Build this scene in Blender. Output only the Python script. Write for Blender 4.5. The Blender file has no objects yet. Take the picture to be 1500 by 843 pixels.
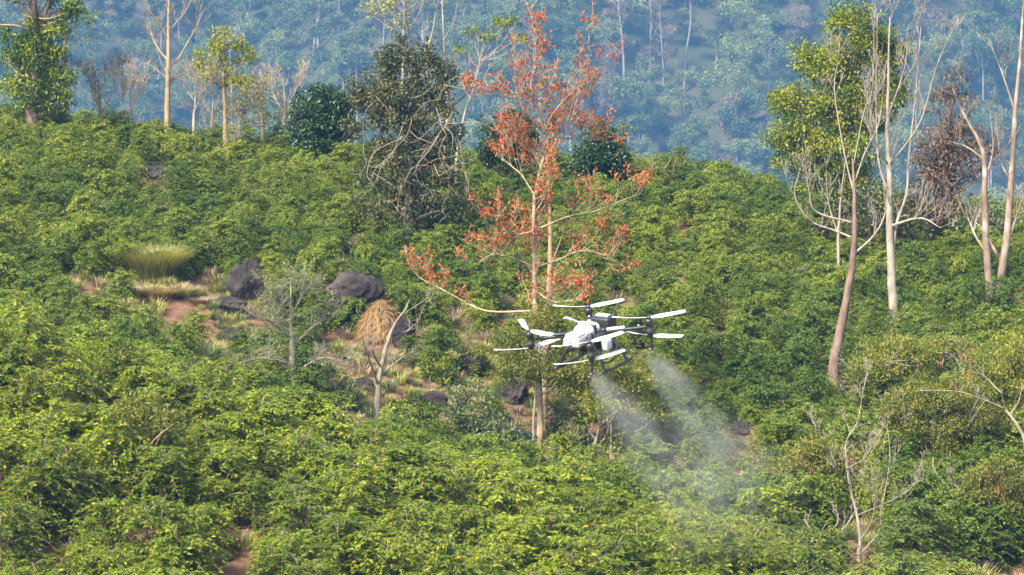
import bpy, math, random
import numpy as np
from mathutils import Vector, Matrix

# ------------------------------------------------------------------ camera, world, sun
scene = bpy.context.scene
COL = scene.collection
R = math.radians
FPX, CX, CY, PITCH = 4920.0, 750.0, 421.5, R(6.0)
cam_data = bpy.data.cameras.new("camera")
cam_data.sensor_width = 36.0
cam_data.lens = FPX * 36.0 / 1500.0
cam_data.clip_start = 0.5
cam_data.clip_end = 5000
cam_data.dof.use_dof = True
cam_data.dof.focus_distance = 62.0
cam_data.dof.aperture_fstop = 7.0
cam = bpy.data.objects.new("camera", cam_data)
cam.rotation_euler = (R(90) - PITCH, 0, 0)
COL.objects.link(cam)
scene.camera = cam

SUN_EL, SUN_AZ = R(48), R(-138)        # azimuth measured from +Y (view direction) clockwise
world = bpy.data.worlds.new("World")
scene.world = world
world.use_nodes = True
wn = world.node_tree.nodes
sky = wn.new("ShaderNodeTexSky")
sky.sky_type = 'NISHITA'
sky.sun_disc = False
sky.sun_elevation = SUN_EL
sky.sun_rotation = SUN_AZ
sky.dust_density = 5.0
bg = wn["Background"]
bg.inputs[1].default_value = 0.135
world.node_tree.links.new(sky.outputs[0], bg.inputs[0])
sun_data = bpy.data.lights.new("sun", 'SUN')
sun_data.energy = 3.9
sun_data.angle = R(6.0)
sun_data.color = (1.0, 0.93, 0.80)
sun = bpy.data.objects.new("sun", sun_data)
to_sun = Vector((math.sin(SUN_AZ) * math.cos(SUN_EL), math.cos(SUN_AZ) * math.cos(SUN_EL), math.sin(SUN_EL)))
sun.rotation_euler = to_sun.to_track_quat('Z', 'Y').to_euler()
sun.location = (-40, -40, 60)
COL.objects.link(sun)
vs = scene.view_settings
vs.view_transform = 'Standard'
vs.look = 'None'
vs.exposure = 1.72
vs.gamma = 1.0
cy = scene.cycles
cy.max_bounces = 6
cy.diffuse_bounces = 3
cy.glossy_bounces = 2
cy.transmission_bounces = 3
cy.volume_bounces = 0
cy.transparent_max_bounces = 8
cy.use_denoising = True
cy.caustics_reflective = False
cy.caustics_refractive = False

rng = np.random.default_rng(11)
random.seed(5)

# ------------------------------------------------------------------ projection helpers
CP, SP = math.cos(PITCH), math.sin(PITCH)

def ray(px, py):
    u = (px - CX) / FPX
    v = -(py - CY) / FPX
    return np.array([u, CP + v * SP, -SP + v * CP])     # per unit forward depth

def at(px, py, d):
    return ray(px, py) * d

def project(p):
    p = np.asarray(p, float)
    w = p[..., 1] * CP - p[..., 2] * SP
    v = p[..., 1] * SP + p[..., 2] * CP
    return CX + FPX * p[..., 0] / w, CY - FPX * v / w, w

# ------------------------------------------------------------------ terrain height
BUSH_TOP = 1.2
_cols = [-500, 0, 300, 560, 800, 1000, 1250, 1500, 2000]
_dep = [64, 69, 74, 79, 84, 92, 100, 110, 120, 128]
_tops = [
    [880, 690, 540, 420, 430, 420, 380, 290, 190, 120],
    [890, 740, 590, 478, 486, 470, 415, 310, 215, 168],
    [905, 790, 655, 553, 575, 520, 455, 345, 250, 206],
    [915, 825, 715, 628, 650, 590, 515, 385, 280, 228],
    [925, 860, 780, 708, 712, 650, 545, 405, 295, 242],
    [940, 890, 825, 768, 740, 660, 555, 410, 290, 240],
    [950, 900, 850, 795, 735, 640, 540, 425, 350, 312],
    [950, 900, 850, 795, 725, 620, 510, 405, 338, 312],
    [950, 900, 850, 795, 725, 600, 480, 375, 310, 290]]
PXG = np.arange(-1600, 3101, 20.0)
YG = np.arange(0, 301, 1.0)
_T = np.zeros((len(_cols), len(YG)))
for i, row in enumerate(_tops):
    ks, zs = [0, 7, 28, 48], [-1.7, -5.5, -14.5, -16.8]
    for d, py in zip(_dep, row):
        ks.append(d)
        zs.append(-d * math.tan(PITCH + math.atan((py - CY) / FPX)) - (BUSH_TOP if d < 86 else 0.95))
    zc = zs[-1]
    for d, dz in ((134, -0.1), (142, -1.6), (165, -11), (220, -34), (300, -52)):
        ks.append(d)
        zs.append(zc + dz if d < 200 else -20 + dz)
    zz = np.interp(YG, ks, zs)
    k = np.array([1, 2, 3, 2, 1.0]); k /= k.sum()
    zp = np.pad(zz, 2, mode='edge')
    _T[i] = np.convolve(zp, k, 'valid')
ZT = np.array([np.interp(PXG, _cols, _T[:, j]) for j in range(len(YG))]).T
k = np.hanning(13)[1:-1]; k /= k.sum()
ZT = np.array([np.convolve(np.pad(ZT[:, j], 5, mode='edge'), k, 'valid') for j in range(len(YG))]).T

def bumps(x, y):
    return (0.16 * np.sin(x * 0.9 + 1.3 * np.sin(y * 0.31)) * np.sin(y * 0.7 + 1.0)
            + 0.10 * np.sin(x * 2.1 + y * 1.3) + 0.06 * np.sin(x * 3.7 - y * 2.9 + 2.0))

def height(x, y):
    x, y = np.broadcast_arrays(np.asarray(x, float), np.asarray(y, float))
    yy = np.clip(y, 0, 299.999)
    px = np.clip(750 + FPX * x / np.maximum(yy, 40), PXG[0], PXG[-1] - 0.01)
    fi = (px - PXG[0]) / 20.0
    i = fi.astype(int); fi = fi - i
    j = yy.astype(int); fj = yy - j
    z = (ZT[i, j] * (1 - fi) * (1 - fj) + ZT[i + 1, j] * fi * (1 - fj)
         + ZT[i, j + 1] * (1 - fi) * fj + ZT[i + 1, j + 1] * fi * fj)
    z = z + bumps(x, y)
    ym = np.maximum(y, 300)
    far = np.interp(ym, [300, 700, 900, 1030, 1220, 1500], [-72, -110, -98, -22, 80, 160])
    spur = np.interp(ym, [300, 760, 1000, 1450], [0, 3, 14, 22])
    far = far + spur * (np.sin(x * 0.021 + 0.8 + 0.6 * np.sin(ym * 0.008)) * 0.8 + 0.5 * np.sin(x * 0.05 + 2.1)) 
    t = np.clip((y - 220) / 80, 0, 1)
    return np.where(y < 300, z * (1 - t) + t * (-72), far)

def hit(px, py, up=0.0, lo=60.0, hi=132.0):
    r = ray(px, py)
    d = np.arange(lo, hi, 0.1)
    P = d[:, None] * r
    g = P[:, 2] - height(P[:, 0], P[:, 1]) - up
    i = np.argmax(g <= 0) if (g <= 0).any() else len(d) - 1
    return d[i]

def ground_at(px, d):
    """ground point in the column px at forward depth d"""
    y = d
    for _ in range(3):
        x = (px - CX) / FPX * d
        z = float(height(x, y))
        y = (d + z * SP) / CP
    return np.array([x, y, z])

# ------------------------------------------------------------------ mesh helpers
class MB:
    def __init__(self):
        self.v, self.r, self.f, self.n = [], [], [], 0
    def add(self, verts, faces, rnd=0.5):
        verts = np.asarray(verts, float).reshape(-1, 3)
        self.v.append(verts)
        rr = np.asarray(rnd, float)
        self.r.append(np.full(len(verts), float(rr)) if rr.ndim == 0 else rr)
        self.f.append(np.asarray(faces, int) + self.n)
        self.n += len(verts)
    def mesh(self, name, mat, smooth=False):
        me = bpy.data.meshes.new(name)
        V = np.concatenate(self.v); Rn = np.concatenate(self.r)
        me.vertices.add(len(V)); me.vertices.foreach_set("co", V.ravel())
        loops = np.concatenate([f.ravel() for f in self.f])
        tot = np.concatenate([np.full(len(f), f.shape[1]) for f in self.f])
        start = np.concatenate([[0], np.cumsum(tot)[:-1]])
        me.loops.add(len(loops)); me.loops.foreach_set("vertex_index", loops)
        me.polygons.add(len(tot)); me.polygons.foreach_set("loop_start", start)
        me.polygons.foreach_set("loop_total", tot)
        if smooth:
            me.polygons.foreach_set("use_smooth", np.ones(len(tot), bool))
        a = me.attributes.new("rnd", 'FLOAT', 'POINT')
        a.data.foreach_set("value", Rn)
        me.update(calc_edges=True)
        me.validate()
        me.materials.append(mat)
        return me

def link(name, data, parent=None, loc=(0, 0, 0), rot=(0, 0, 0), **props):
    o = bpy.data.objects.new(name, data)
    COL.objects.link(o)
    o.location = loc
    o.rotation_euler = rot
    if parent is not None:
        o.parent = parent
    for kk, vv in props.items():
        o[kk] = vv
    return o

def thing(name, label, category, loc, group=None):
    o = link(name, None, loc=loc, label=label, category=category)
    o.empty_display_size = 0.2
    if group:
        o["group"] = group
    return o

def unit(a):
    a = np.asarray(a, float)
    return a / np.maximum(np.linalg.norm(a, axis=-1, keepdims=True), 1e-9)

def tube(mb, pts, rad, sides=6, rnd=0.5, cap=True):
    pts = np.asarray(pts, float); n = len(pts)
    rad = np.broadcast_to(np.asarray(rad, float), (n,))
    t = unit(np.gradient(pts, axis=0))
    ref = np.array([0.31, 0.92, 0.17]) if abs(t[0, 2]) > 0.7 else np.array([0.1, 0.2, 1.0])
    a = unit(np.cross(t, ref)); b = np.cross(t, a)
    th = np.arange(sides) * 2 * math.pi / sides
    ring = (a[:, None, :] * np.cos(th)[None, :, None] + b[:, None, :] * np.sin(th)[None, :, None]) * rad[:, None, None] + pts[:, None, :]
    V = ring.reshape(-1, 3)
    i = np.arange(n - 1)[:, None] * sides; j = np.arange(sides)[None, :]; j2 = (j + 1) % sides
    F = np.stack([i + j, i + j2, i + sides + j2, i + sides + j], -1).reshape(-1, 4)
    mb.add(V, F, rnd)
    if cap:
        base = mb.n - n * sides
        for s in (0, (n - 1) * sides):
            mb.v.append(pts[0 if s == 0 else n - 1][None]); mb.r.append(np.full(1, rnd))
            c = mb.n; mb.n += 1
            q = base + s + np.arange(sides)
            q2 = base + s + (np.arange(sides) + 1) % sides
            mb.f.append(np.stack([q2, q, np.full(sides, c)] if s == 0 else [q, q2, np.full(sides, c)], -1))

def leaves(mb, P, D, N, L, W, g, droop=0.25, five=False, rnd=None):
    """leaf blades at P pointing along D with face normal about N"""
    P = np.asarray(P, float); m = len(P)
    if m == 0:
        return
    D = unit(D); S = unit(np.cross(D, N)); U = np.cross(S, D)
    L = np.broadcast_to(L, (m,))[:, None] * g.uniform(0.7, 1.25, (m, 1))
    W = np.broadcast_to(W, (m,))[:, None] * g.uniform(0.75, 1.2, (m, 1))
    rn = g.random(m) if rnd is None else rnd
    if five:
        v0 = P
        vl = P + D * L * 0.42 + S * W + U * L * 0.05
        vr = P + D * L * 0.42 - S * W + U * L * 0.05
        vm = P + D * L * 0.5 - U * L * 0.03
        vt = P + D * L - U * L * droop
        V = np.stack([v0, vl, vm, vr, vt], 1).reshape(-1, 3)
        b = np.arange(m)[:, None] * 5
        F = np.concatenate([b + np.array([[0, 2, 1]]), b + np.array([[0, 3, 2]]), b + np.array([[1, 2, 4]]), b + np.array([[2, 3, 4]])])
        mb.add(V, F, np.repeat(rn, 5))
    else:
        v0 = P
        vl = P + D * L * 0.45 + S * W + U * W * 0.25
        vr = P + D * L * 0.45 - S * W + U * W * 0.25
        vt = P + D * L - U * L * droop
        V = np.stack([v0, vl, vt, vr], 1).reshape(-1, 3)
        b = np.arange(m)[:, None] * 4
        F = np.concatenate([b + np.array([[0, 2, 1]]), b + np.array([[0, 3, 2]])])
        mb.add(V, F, np.repeat(rn, 4))

# ------------------------------------------------------------------ materials
def nodes_of(name):
    m = bpy.data.materials.new(name)
    m.use_nodes = True
    nt = m.node_tree
    nt.nodes.clear()
    out = nt.nodes.new("ShaderNodeOutputMaterial")
    return m, nt, out

def ramp(nt, stops):
    r = nt.nodes.new("ShaderNodeValToRGB")
    e = r.color_ramp.elements
    while len(e) < len(stops):
        e.new(0.5)
    for el, (p, c) in zip(e, stops):
        el.position = p
        el.color = (*c, 1)
    return r

def leaf_material(name, stops, trans=0.35, rough=0.42, spec=0.4, patch=None):
    """stops: colour ramp over a per-leaf random; patch: second ramp blended in by plant"""
    m, nt, out = nodes_of(name)
    n, l = nt.nodes, nt.links
    at_ = n.new("ShaderNodeAttribute"); at_.attribute_name = "rnd"
    rp = ramp(nt, stops)
    l.new(at_.outputs["Fac"], rp.inputs[0])
    col = rp.outputs[0]
    info = n.new("ShaderNodeObjectInfo")
    if patch:
        rp2 = ramp(nt, patch)
        l.new(at_.outputs["Fac"], rp2.inputs[0])
        nz = n.new("ShaderNodeTexNoise"); nz.inputs["Scale"].default_value = 0.09; nz.inputs["Detail"].default_value = 3
        l.new(info.outputs["Location"], nz.inputs["Vector"])
        mm = n.new("ShaderNodeMath"); mm.operation = 'MULTIPLY_ADD'
        l.new(info.outputs["Random"], mm.inputs[0]); mm.inputs[1].default_value = 0.55
        l.new(nz.outputs["Fac"], mm.inputs[2])
        mr = n.new("ShaderNodeMapRange")
        l.new(mm.outputs[0], mr.inputs[0])
        mr.inputs[1].default_value = 0.55; mr.inputs[2].default_value = 1.0
        mx = n.new("ShaderNodeMixRGB")
        l.new(mr.outputs[0], mx.inputs[0]); l.new(col, mx.inputs[1]); l.new(rp2.outputs[0], mx.inputs[2])
        col = mx.outputs[0]
    hsv = n.new("ShaderNodeHueSaturation")
    mv = n.new("ShaderNodeMapRange")
    l.new(info.outputs["Random"], mv.inputs[0]); mv.inputs[3].default_value = 0.8; mv.inputs[4].default_value = 1.22
    l.new(mv.outputs[0], hsv.inputs["Value"]); l.new(col, hsv.inputs["Color"])
    col = hsv.outputs[0]
    p = n.new("ShaderNodeBsdfPrincipled")
    p.inputs["Roughness"].default_value = rough
    p.inputs["Specular IOR Level"].default_value = spec
    l.new(col, p.inputs["Base Color"])
    tr = n.new("ShaderNodeBsdfTranslucent")
    tc = n.new("ShaderNodeMixRGB"); tc.blend_type = 'MULTIPLY'; tc.inputs[0].default_value = 1
    tc.inputs[2].default_value = (1.5, 1.35, 0.55, 1)
    l.new(col, tc.inputs[1]); l.new(tc.outputs[0], tr.inputs[0])
    mix = n.new("ShaderNodeMixShader"); mix.inputs[0].default_value = trans
    l.new(p.outputs[0], mix.inputs[1]); l.new(tr.outputs[0], mix.inputs[2])
    l.new(mix.outputs[0], out.inputs[0])
    return m

def bark_material(name, a, b, scale=6.0, rough=0.85, stain=None):
    m, nt, out = nodes_of(name)
    n, l = nt.nodes, nt.links
    tc = n.new("ShaderNodeTexCoord")
    mp = n.new("ShaderNodeMapping"); mp.inputs["Scale"].default_value = (1, 1, 0.35)
    l.new(tc.outputs["Object"], mp.inputs[0])
    nz = n.new("ShaderNodeTexNoise"); nz.inputs["Scale"].default_value = scale; nz.inputs["Detail"].default_value = 6
    l.new(mp.outputs[0], nz.inputs["Vector"])
    rp = ramp(nt, [(0.3, a), (0.68, b)])
    l.new(nz.outputs["Fac"], rp.inputs[0])
    col = rp.outputs[0]
    if stain:
        n2 = n.new("ShaderNodeTexNoise"); n2.inputs["Scale"].default_value = 1.3; n2.inputs["Detail"].default_value = 4
        l.new(tc.outputs["Object"], n2.inputs["Vector"])
        r2 = ramp(nt, [(0.48, (0, 0, 0)), (0.62, (1, 1, 1))])
        l.new(n2.outputs["Fac"], r2.inputs[0])
        mx = n.new("ShaderNodeMixRGB")
        l.new(r2.outputs[0], mx.inputs[0]); l.new(col, mx.inputs[1]); mx.inputs[2].default_value = (*stain, 1)
        col = mx.outputs[0]
    p = n.new("ShaderNodeBsdfPrincipled"); p.inputs["Roughness"].default_value = rough
    p.inputs["Specular IOR Level"].default_value = 0.2
    l.new(col, p.inputs["Base Color"])
    bp = n.new("ShaderNodeBump"); bp.inputs["Strength"].default_value = 0.6; bp.inputs["Distance"].default_value = 0.03
    l.new(nz.outputs["Fac"], bp.inputs["Height"]); l.new(bp.outputs[0], p.inputs["Normal"])
    l.new(p.outputs[0], out.inputs[0])
    return m

def plain(name, col, rough=0.5, metal=0.0, spec=0.5, noise=0.15):
    m, nt, out = nodes_of(name)
    n, l = nt.nodes, nt.links
    p = n.new("ShaderNodeBsdfPrincipled")
    p.inputs["Roughness"].default_value = rough
    p.inputs["Metallic"].default_value = metal
    p.inputs["Specular IOR Level"].default_value = spec
    tc = n.new("ShaderNodeTexCoord")
    nz = n.new("ShaderNodeTexNoise"); nz.inputs["Scale"].default_value = 9; nz.inputs["Detail"].default_value = 5
    l.new(tc.outputs["Object"], nz.inputs["Vector"])
    lo = tuple(c * (1 - noise) for c in col); hi = tuple(min(1, c * (1 + noise)) for c in col)
    rp = ramp(nt, [(0.35, lo), (0.65, hi)])
    l.new(nz.outputs["Fac"], rp.inputs[0]); l.new(rp.outputs[0], p.inputs["Base Color"])
    l.new(p.outputs[0], out.inputs[0])
    return m

def ground_material(name, stops, stops2, big=0.09):
    m, nt, out = nodes_of(name)
    n, l = nt.nodes, nt.links
    tc = n.new("ShaderNodeTexCoord")
    n1 = n.new("ShaderNodeTexNoise"); n1.inputs["Scale"].default_value = 2.2; n1.inputs["Detail"].default_value = 8
    n1.inputs["Roughness"].default_value = 0.7
    l.new(tc.outputs["Object"], n1.inputs["Vector"])
    n2 = n.new("ShaderNodeTexNoise"); n2.inputs["Scale"].default_value = big; n2.inputs["Detail"].default_value = 5
    l.new(tc.outputs["Object"], n2.inputs["Vector"])
    ra, rb = ramp(nt, stops), ramp(nt, stops2)
    l.new(n1.outputs["Fac"], ra.inputs[0]); l.new(n1.outputs["Fac"], rb.inputs[0])
    rm = ramp(nt, [(0.45, (0, 0, 0)), (0.58, (1, 1, 1))])
    l.new(n2.outputs["Fac"], rm.inputs[0])
    mx = n.new("ShaderNodeMixRGB")
    l.new(rm.outputs[0], mx.inputs[0]); l.new(ra.outputs[0], mx.inputs[1]); l.new(rb.outputs[0], mx.inputs[2])
    p = n.new("ShaderNodeBsdfPrincipled"); p.inputs["Roughness"].default_value = 0.95
    p.inputs["Specular IOR Level"].default_value = 0.1
    l.new(mx.outputs[0], p.inputs["Base Color"])
    bp = n.new("ShaderNodeBump"); bp.inputs["Strength"].default_value = 0.8; bp.inputs["Distance"].default_value = 0.08
    l.new(n1.outputs["Fac"], bp.inputs["Height"]); l.new(bp.outputs[0], p.inputs["Normal"])
    l.new(p.outputs[0], out.inputs[0])
    return m

M_soil = ground_material("soil", [(0.3, (0.05, 0.032, 0.02)), (0.55, (0.125, 0.068, 0.042)), (0.75, (0.19, 0.12, 0.075))],
                         [(0.3, (0.045, 0.04, 0.018)), (0.55, (0.12, 0.10, 0.045)), (0.75, (0.21, 0.165, 0.09))])
M_forest_floor = ground_material("forest_floor", [(0.3, (0.02, 0.025, 0.012)), (0.6, (0.05, 0.055, 0.02)), (0.8, (0.09, 0.075, 0.04))],
                                 [(0.3, (0.03, 0.03, 0.02)), (0.6, (0.07, 0.06, 0.03)), (0.8, (0.11, 0.09, 0.05))], big=0.03)
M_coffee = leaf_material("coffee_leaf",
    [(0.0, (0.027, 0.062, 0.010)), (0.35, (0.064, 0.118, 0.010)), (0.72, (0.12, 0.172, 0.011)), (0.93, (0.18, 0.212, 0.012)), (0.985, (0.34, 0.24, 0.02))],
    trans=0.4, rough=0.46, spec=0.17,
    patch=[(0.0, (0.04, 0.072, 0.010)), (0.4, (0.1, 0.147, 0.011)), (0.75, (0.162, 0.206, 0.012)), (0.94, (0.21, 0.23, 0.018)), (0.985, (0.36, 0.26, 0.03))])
M_coffee_far = leaf_material("coffee_leaf_dark",
    [(0.0, (0.022, 0.052, 0.014)), (0.4, (0.052, 0.098, 0.018)), (0.8, (0.098, 0.15, 0.021)), (0.97, (0.14, 0.19, 0.03))],
    trans=0.36, rough=0.5, spec=0.16,
    patch=[(0.0, (0.038, 0.07, 0.013)), (0.4, (0.095, 0.135, 0.015)), (0.8, (0.155, 0.185, 0.02)), (0.97, (0.23, 0.21, 0.05))])
M_dark = leaf_material("dark_round_leaf", [(0, (0.012, 0.032, 0.014)), (0.6, (0.026, 0.06, 0.02)), (1, (0.06, 0.10, 0.022))], trans=0.2, rough=0.4)
M_yellowgreen = leaf_material("yellow_green_leaf", [(0, (0.07, 0.10, 0.012)), (0.5, (0.15, 0.19, 0.016)), (1, (0.28, 0.27, 0.03))], trans=0.4, rough=0.5)
M_canopy = leaf_material("canopy_leaf", [(0, (0.02, 0.05, 0.012)), (0.42, (0.05, 0.10, 0.013)), (0.62, (0.16, 0.215, 0.014)), (1, (0.32, 0.32, 0.02))], trans=0.4, rough=0.45)
M_pale = leaf_material("pale_olive_leaf", [(0, (0.13, 0.145, 0.05)), (0.5, (0.22, 0.225, 0.075)), (1, (0.32, 0.28, 0.12))], trans=0.4, rough=0.6)
M_sage = leaf_material("grey_green_leaf", [(0, (0.055, 0.085, 0.035)), (0.5, (0.10, 0.135, 0.055)), (1, (0.19, 0.20, 0.095))], trans=0.35, rough=0.6)
M_feather = leaf_material("feathery_leaf", [(0, (0.06, 0.09, 0.014)), (0.5, (0.13, 0.155, 0.020)), (0.9, (0.21, 0.215, 0.03)), (1, (0.22, 0.20, 0.045))], trans=0.4, rough=0.5)
M_red = leaf_material("red_leaf", [(0, (0.17, 0.04, 0.014)), (0.5, (0.33, 0.085, 0.018)), (0.85, (0.44, 0.15, 0.028)), (1, (0.32, 0.22, 0.05))], trans=0.4, rough=0.55)
M_brownleaf = leaf_material("dry_brown_leaf", [(0, (0.06, 0.04, 0.028)), (0.6, (0.13, 0.085, 0.055)), (1, (0.22, 0.15, 0.09))], trans=0.25, rough=0.7)
M_vine = leaf_material("vine_leaf", [(0, (0.022, 0.04, 0.013)), (0.5, (0.062, 0.076, 0.022)), (0.8, (0.13, 0.125, 0.04)), (1, (0.17, 0.14, 0.065))], trans=0.25, rough=0.6)
M_pod = leaf_material("seed_pod", [(0, (0.10, 0.045, 0.022)), (1, (0.24, 0.11, 0.05))], trans=0.15, rough=0.6)
M_grass = leaf_material("grass_blade", [(0, (0.13, 0.16, 0.03)), (0.6, (0.24, 0.25, 0.06)), (1, (0.34, 0.30, 0.11))], trans=0.35, rough=0.55)
M_straw = leaf_material("straw", [(0, (0.15, 0.11, 0.065)), (0.6, (0.25, 0.19, 0.12)), (1, (0.36, 0.30, 0.21))], trans=0.25, rough=0.7)
M_straw_gold = leaf_material("golden_straw", [(0, (0.20, 0.12, 0.045)), (0.6, (0.31, 0.19, 0.075)), (1, (0.40, 0.28, 0.13))], trans=0.25, rough=0.7)
M_forestleaf = leaf_material("forest_leaf", [(0, (0.025, 0.05, 0.016)), (0.5, (0.065, 0.11, 0.03)), (1, (0.15, 0.19, 0.05))], trans=0.3, rough=0.55,
                             patch=[(0, (0.05, 0.07, 0.022)), (0.5, (0.12, 0.15, 0.042)), (1, (0.22, 0.22, 0.08))])
M_forestdry = leaf_material("forest_dry_leaf", [(0, (0.10, 0.075, 0.05)), (1, (0.24, 0.19, 0.13))], trans=0.3, rough=0.7)
M_white_bark = bark_material("white_bark", (0.13, 0.112, 0.09), (0.29, 0.255, 0.20))
M_grey_bark = bark_material("grey_bark", (0.12, 0.105, 0.085), (0.25, 0.22, 0.175))
M_tan_bark = bark_material("tan_bark", (0.16, 0.11, 0.06), (0.31, 0.225, 0.13))
M_brown_bark = bark_material("brown_bark", (0.08, 0.054, 0.04), (0.185, 0.13, 0.097))
M_dark_bark = bark_material("dark_bark", (0.055, 0.042, 0.034), (0.15, 0.11, 0.085))
M_red_bark = bark_material("red_tree_bark", (0.16, 0.12, 0.075), (0.36, 0.29, 0.19))
M_mixed_bark = bark_material("pale_over_brown_bark", (0.10, 0.07, 0.05), (0.21, 0.155, 0.115), stain=(0.28, 0.25, 0.21))
M_pale_twig = bark_material("pale_twig", (0.22, 0.17, 0.13), (0.38, 0.31, 0.24))
M_stem = bark_material("bush_stem", (0.10, 0.075, 0.05), (0.22, 0.17, 0.11), scale=14)
M_rock = bark_material("dark_rock", (0.010, 0.008, 0.008), (0.032, 0.026, 0.025), scale=4.5, rough=0.95, stain=(0.05, 0.04, 0.036))

# ------------------------------------------------------------------ ground sheets
def sheet(name, ys, ncol, mat, a=0.62):
    xs = np.linspace(-a, a, ncol)
    X = xs[None, :] * (ys[:, None] + 110)
    Y = np.repeat(ys[:, None], ncol, 1)
    Z = height(X, Y)
    V = np.stack([X, Y, Z], -1).reshape(-1, 3)
    i = np.arange(len(ys) - 1)[:, None] * ncol; j = np.arange(ncol - 1)[None, :]
    F = np.stack([i + j, i + j + 1, i + ncol + j + 1, i + ncol + j], -1).reshape(-1, 4)
    mb = MB(); mb.add(V, F)
    return link(name, mb.mesh(name, mat, True), kind="structure")

sheet("ground", np.concatenate([np.arange(-60, 60, 6), np.arange(60, 140, 0.8), np.arange(140, 301, 8)]), 240, M_soil)
sheet("far_hillside", np.concatenate([np.arange(300, 1490, 12.0), [1496.0]]), 170, M_forest_floor)

# ------------------------------------------------------------------ coffee bushes
def coffee_mesh(seed, mat, dens=1.0):
    g = np.random.default_rng(seed)
    h = g.uniform(1.45, 1.9)
    fol, stem = MB(), MB()
    nst = int(g.integers(2, 4))
    for s in range(nst):
        a0 = g.uniform(0, 6.28); lean = g.uniform(0.05, 0.3)
        hh = h * g.uniform(0.8, 1.0)
        base = np.array([0.08 * math.cos(a0), 0.08 * math.sin(a0), -0.15])
        t = np.linspace(0, 1, 6)[:, None]
        st = base + np.concatenate([np.cos(a0) * lean * t * hh, np.sin(a0) * lean * t * hh, t * (hh + 0.1)], 1)
        tube(stem, st, np.linspace(0.03, 0.008, 6), 5)
        nl = int(42 * dens)
        for k in range(nl):
            f = g.uniform(0.12, 1.0)
            p0 = np.array([np.interp(f, t[:, 0], st[:, c]) for c in range(3)])
            az = g.uniform(0, 6.28)
            ln = (0.35 + 0.62 * math.sin(min(1, (1.04 - f) * 1.5) * 1.57)) * g.uniform(0.7, 1.15)
            up = 0.55 + 0.5 * f
            u = np.linspace(0, 1, 6)[:, None]
            dirh = np.array([math.cos(az), math.sin(az), 0])
            br = p0 + dirh * u * ln * 0.95 + np.array([0, 0, 1.0]) * (up * u - 0.85 * u * u) * ln
            tube(stem, br, np.linspace(0.010, 0.004, 6), 3, cap=False)
            m = int(g.integers(9, 14))
            uu = np.linspace(0.18, 1.0, m)
            P = np.stack([np.interp(uu, u[:, 0], br[:, c]) for c in range(3)], 1)
            side = np.cross(dirh, [0, 0, 1])
            for sg in (-1, 1):
                D = dirh * g.uniform(0.35, 0.9, (m, 1)) + side * sg * g.uniform(0.4, 1.1, (m, 1)) + np.array([0, 0, 1]) * g.uniform(-0.45, 0.35, (m, 1))
                N = np.array([0, 0, 1]) + g.normal(0, 0.45, (m, 3))
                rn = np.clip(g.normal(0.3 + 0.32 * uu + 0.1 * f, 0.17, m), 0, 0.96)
                rn = np.where(g.random(m) < 0.014, 1.0, rn)
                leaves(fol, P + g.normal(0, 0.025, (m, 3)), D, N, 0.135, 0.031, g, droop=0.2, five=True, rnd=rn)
    return fol.mesh("coffee_foliage", mat), stem.mesh("coffee_stem", M_stem)

near_var = [coffee_mesh(100 + i, M_coffee) for i in range(5)]
far_var = [coffee_mesh(200 + i, M_coffee_far) for i in range(6)]

# clearings: (px, py, rx, ry, chance that a bush is left out)
CLEAR = [(215, 425, 140, 24, 0.86), (355, 440, 60, 45, 0.9), (525, 475, 48, 40, 0.95), (575, 525, 70, 62, 0.75), (535, 590, 60, 40, 0.85),
         (225, 262, 34, 9, 1.0), (330, 515, 60, 24, 0.7), (655, 595, 70, 30, 0.7), (760, 600, 130, 42, 0.72), (690, 540, 40, 36, 0.6),
         (95, 725, 34, 30, 0.7), (195, 745, 28, 26, 1.0), (335, 825, 46, 26, 0.95), (620, 770, 40, 30, 0.4), (880, 640, 40, 40, 0.6),
         (1250, 800, 70, 50, 0.7), (1460, 820, 70, 60, 0.85), (700, 470, 60, 40, 0.35), (470, 540, 40, 50, 0.6),
         (1221, 535, 13, 26, 1), (1308, 455, 12, 22, 1), (1455, 422, 18, 22, 1), (550, 590, 14, 20, 1), (429, 565, 12, 20, 1), (1090, 640, 24, 20, 0.7)]

pts = []
for yi, y in enumerate(np.r_[np.arange(60, 86, 1.06), np.arange(86, 140, 1.0)]):
    sp = 1.06 if y < 86 else 1.0
    half = (y * 0.152 + 5)
    xs = np.arange(-half, half, sp) + (yi % 2) * sp / 2
    for x in xs:
        xx, yy = x + rng.normal(0, 0.22), y + rng.normal(0, 0.2)
        pts.append((xx, yy))
pts = np.array(pts)
zz = height(pts[:, 0], pts[:, 1])
P3 = np.c_[pts, zz]
bpx, bpy_, bw = project(P3 + np.array([0, 0, 0.7]))
span = [project(P3 + np.array([0, 0, hz])) for hz in (0.2, 0.6, 1.0)]
keep = np.ones(len(P3), bool)
for (a, b, c, d, pr) in CLEAR:
    inside = np.zeros(len(P3), bool)
    for (qx, qy, qw) in span:
        inside |= ((qx - a) / c) ** 2 + ((qy - b) / d) ** 2 < 1
    if b < 660 and a < 1000:
        inside &= P3[:, 1] > 85
    keep &= ~(inside & (rng.random(len(P3)) < pr))
keep &= rng.random(len(P3)) > 0.02
P3, bpx, bpy_, bw = P3[keep], bpx[keep], bpy_[keep], bw[keep]
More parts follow.
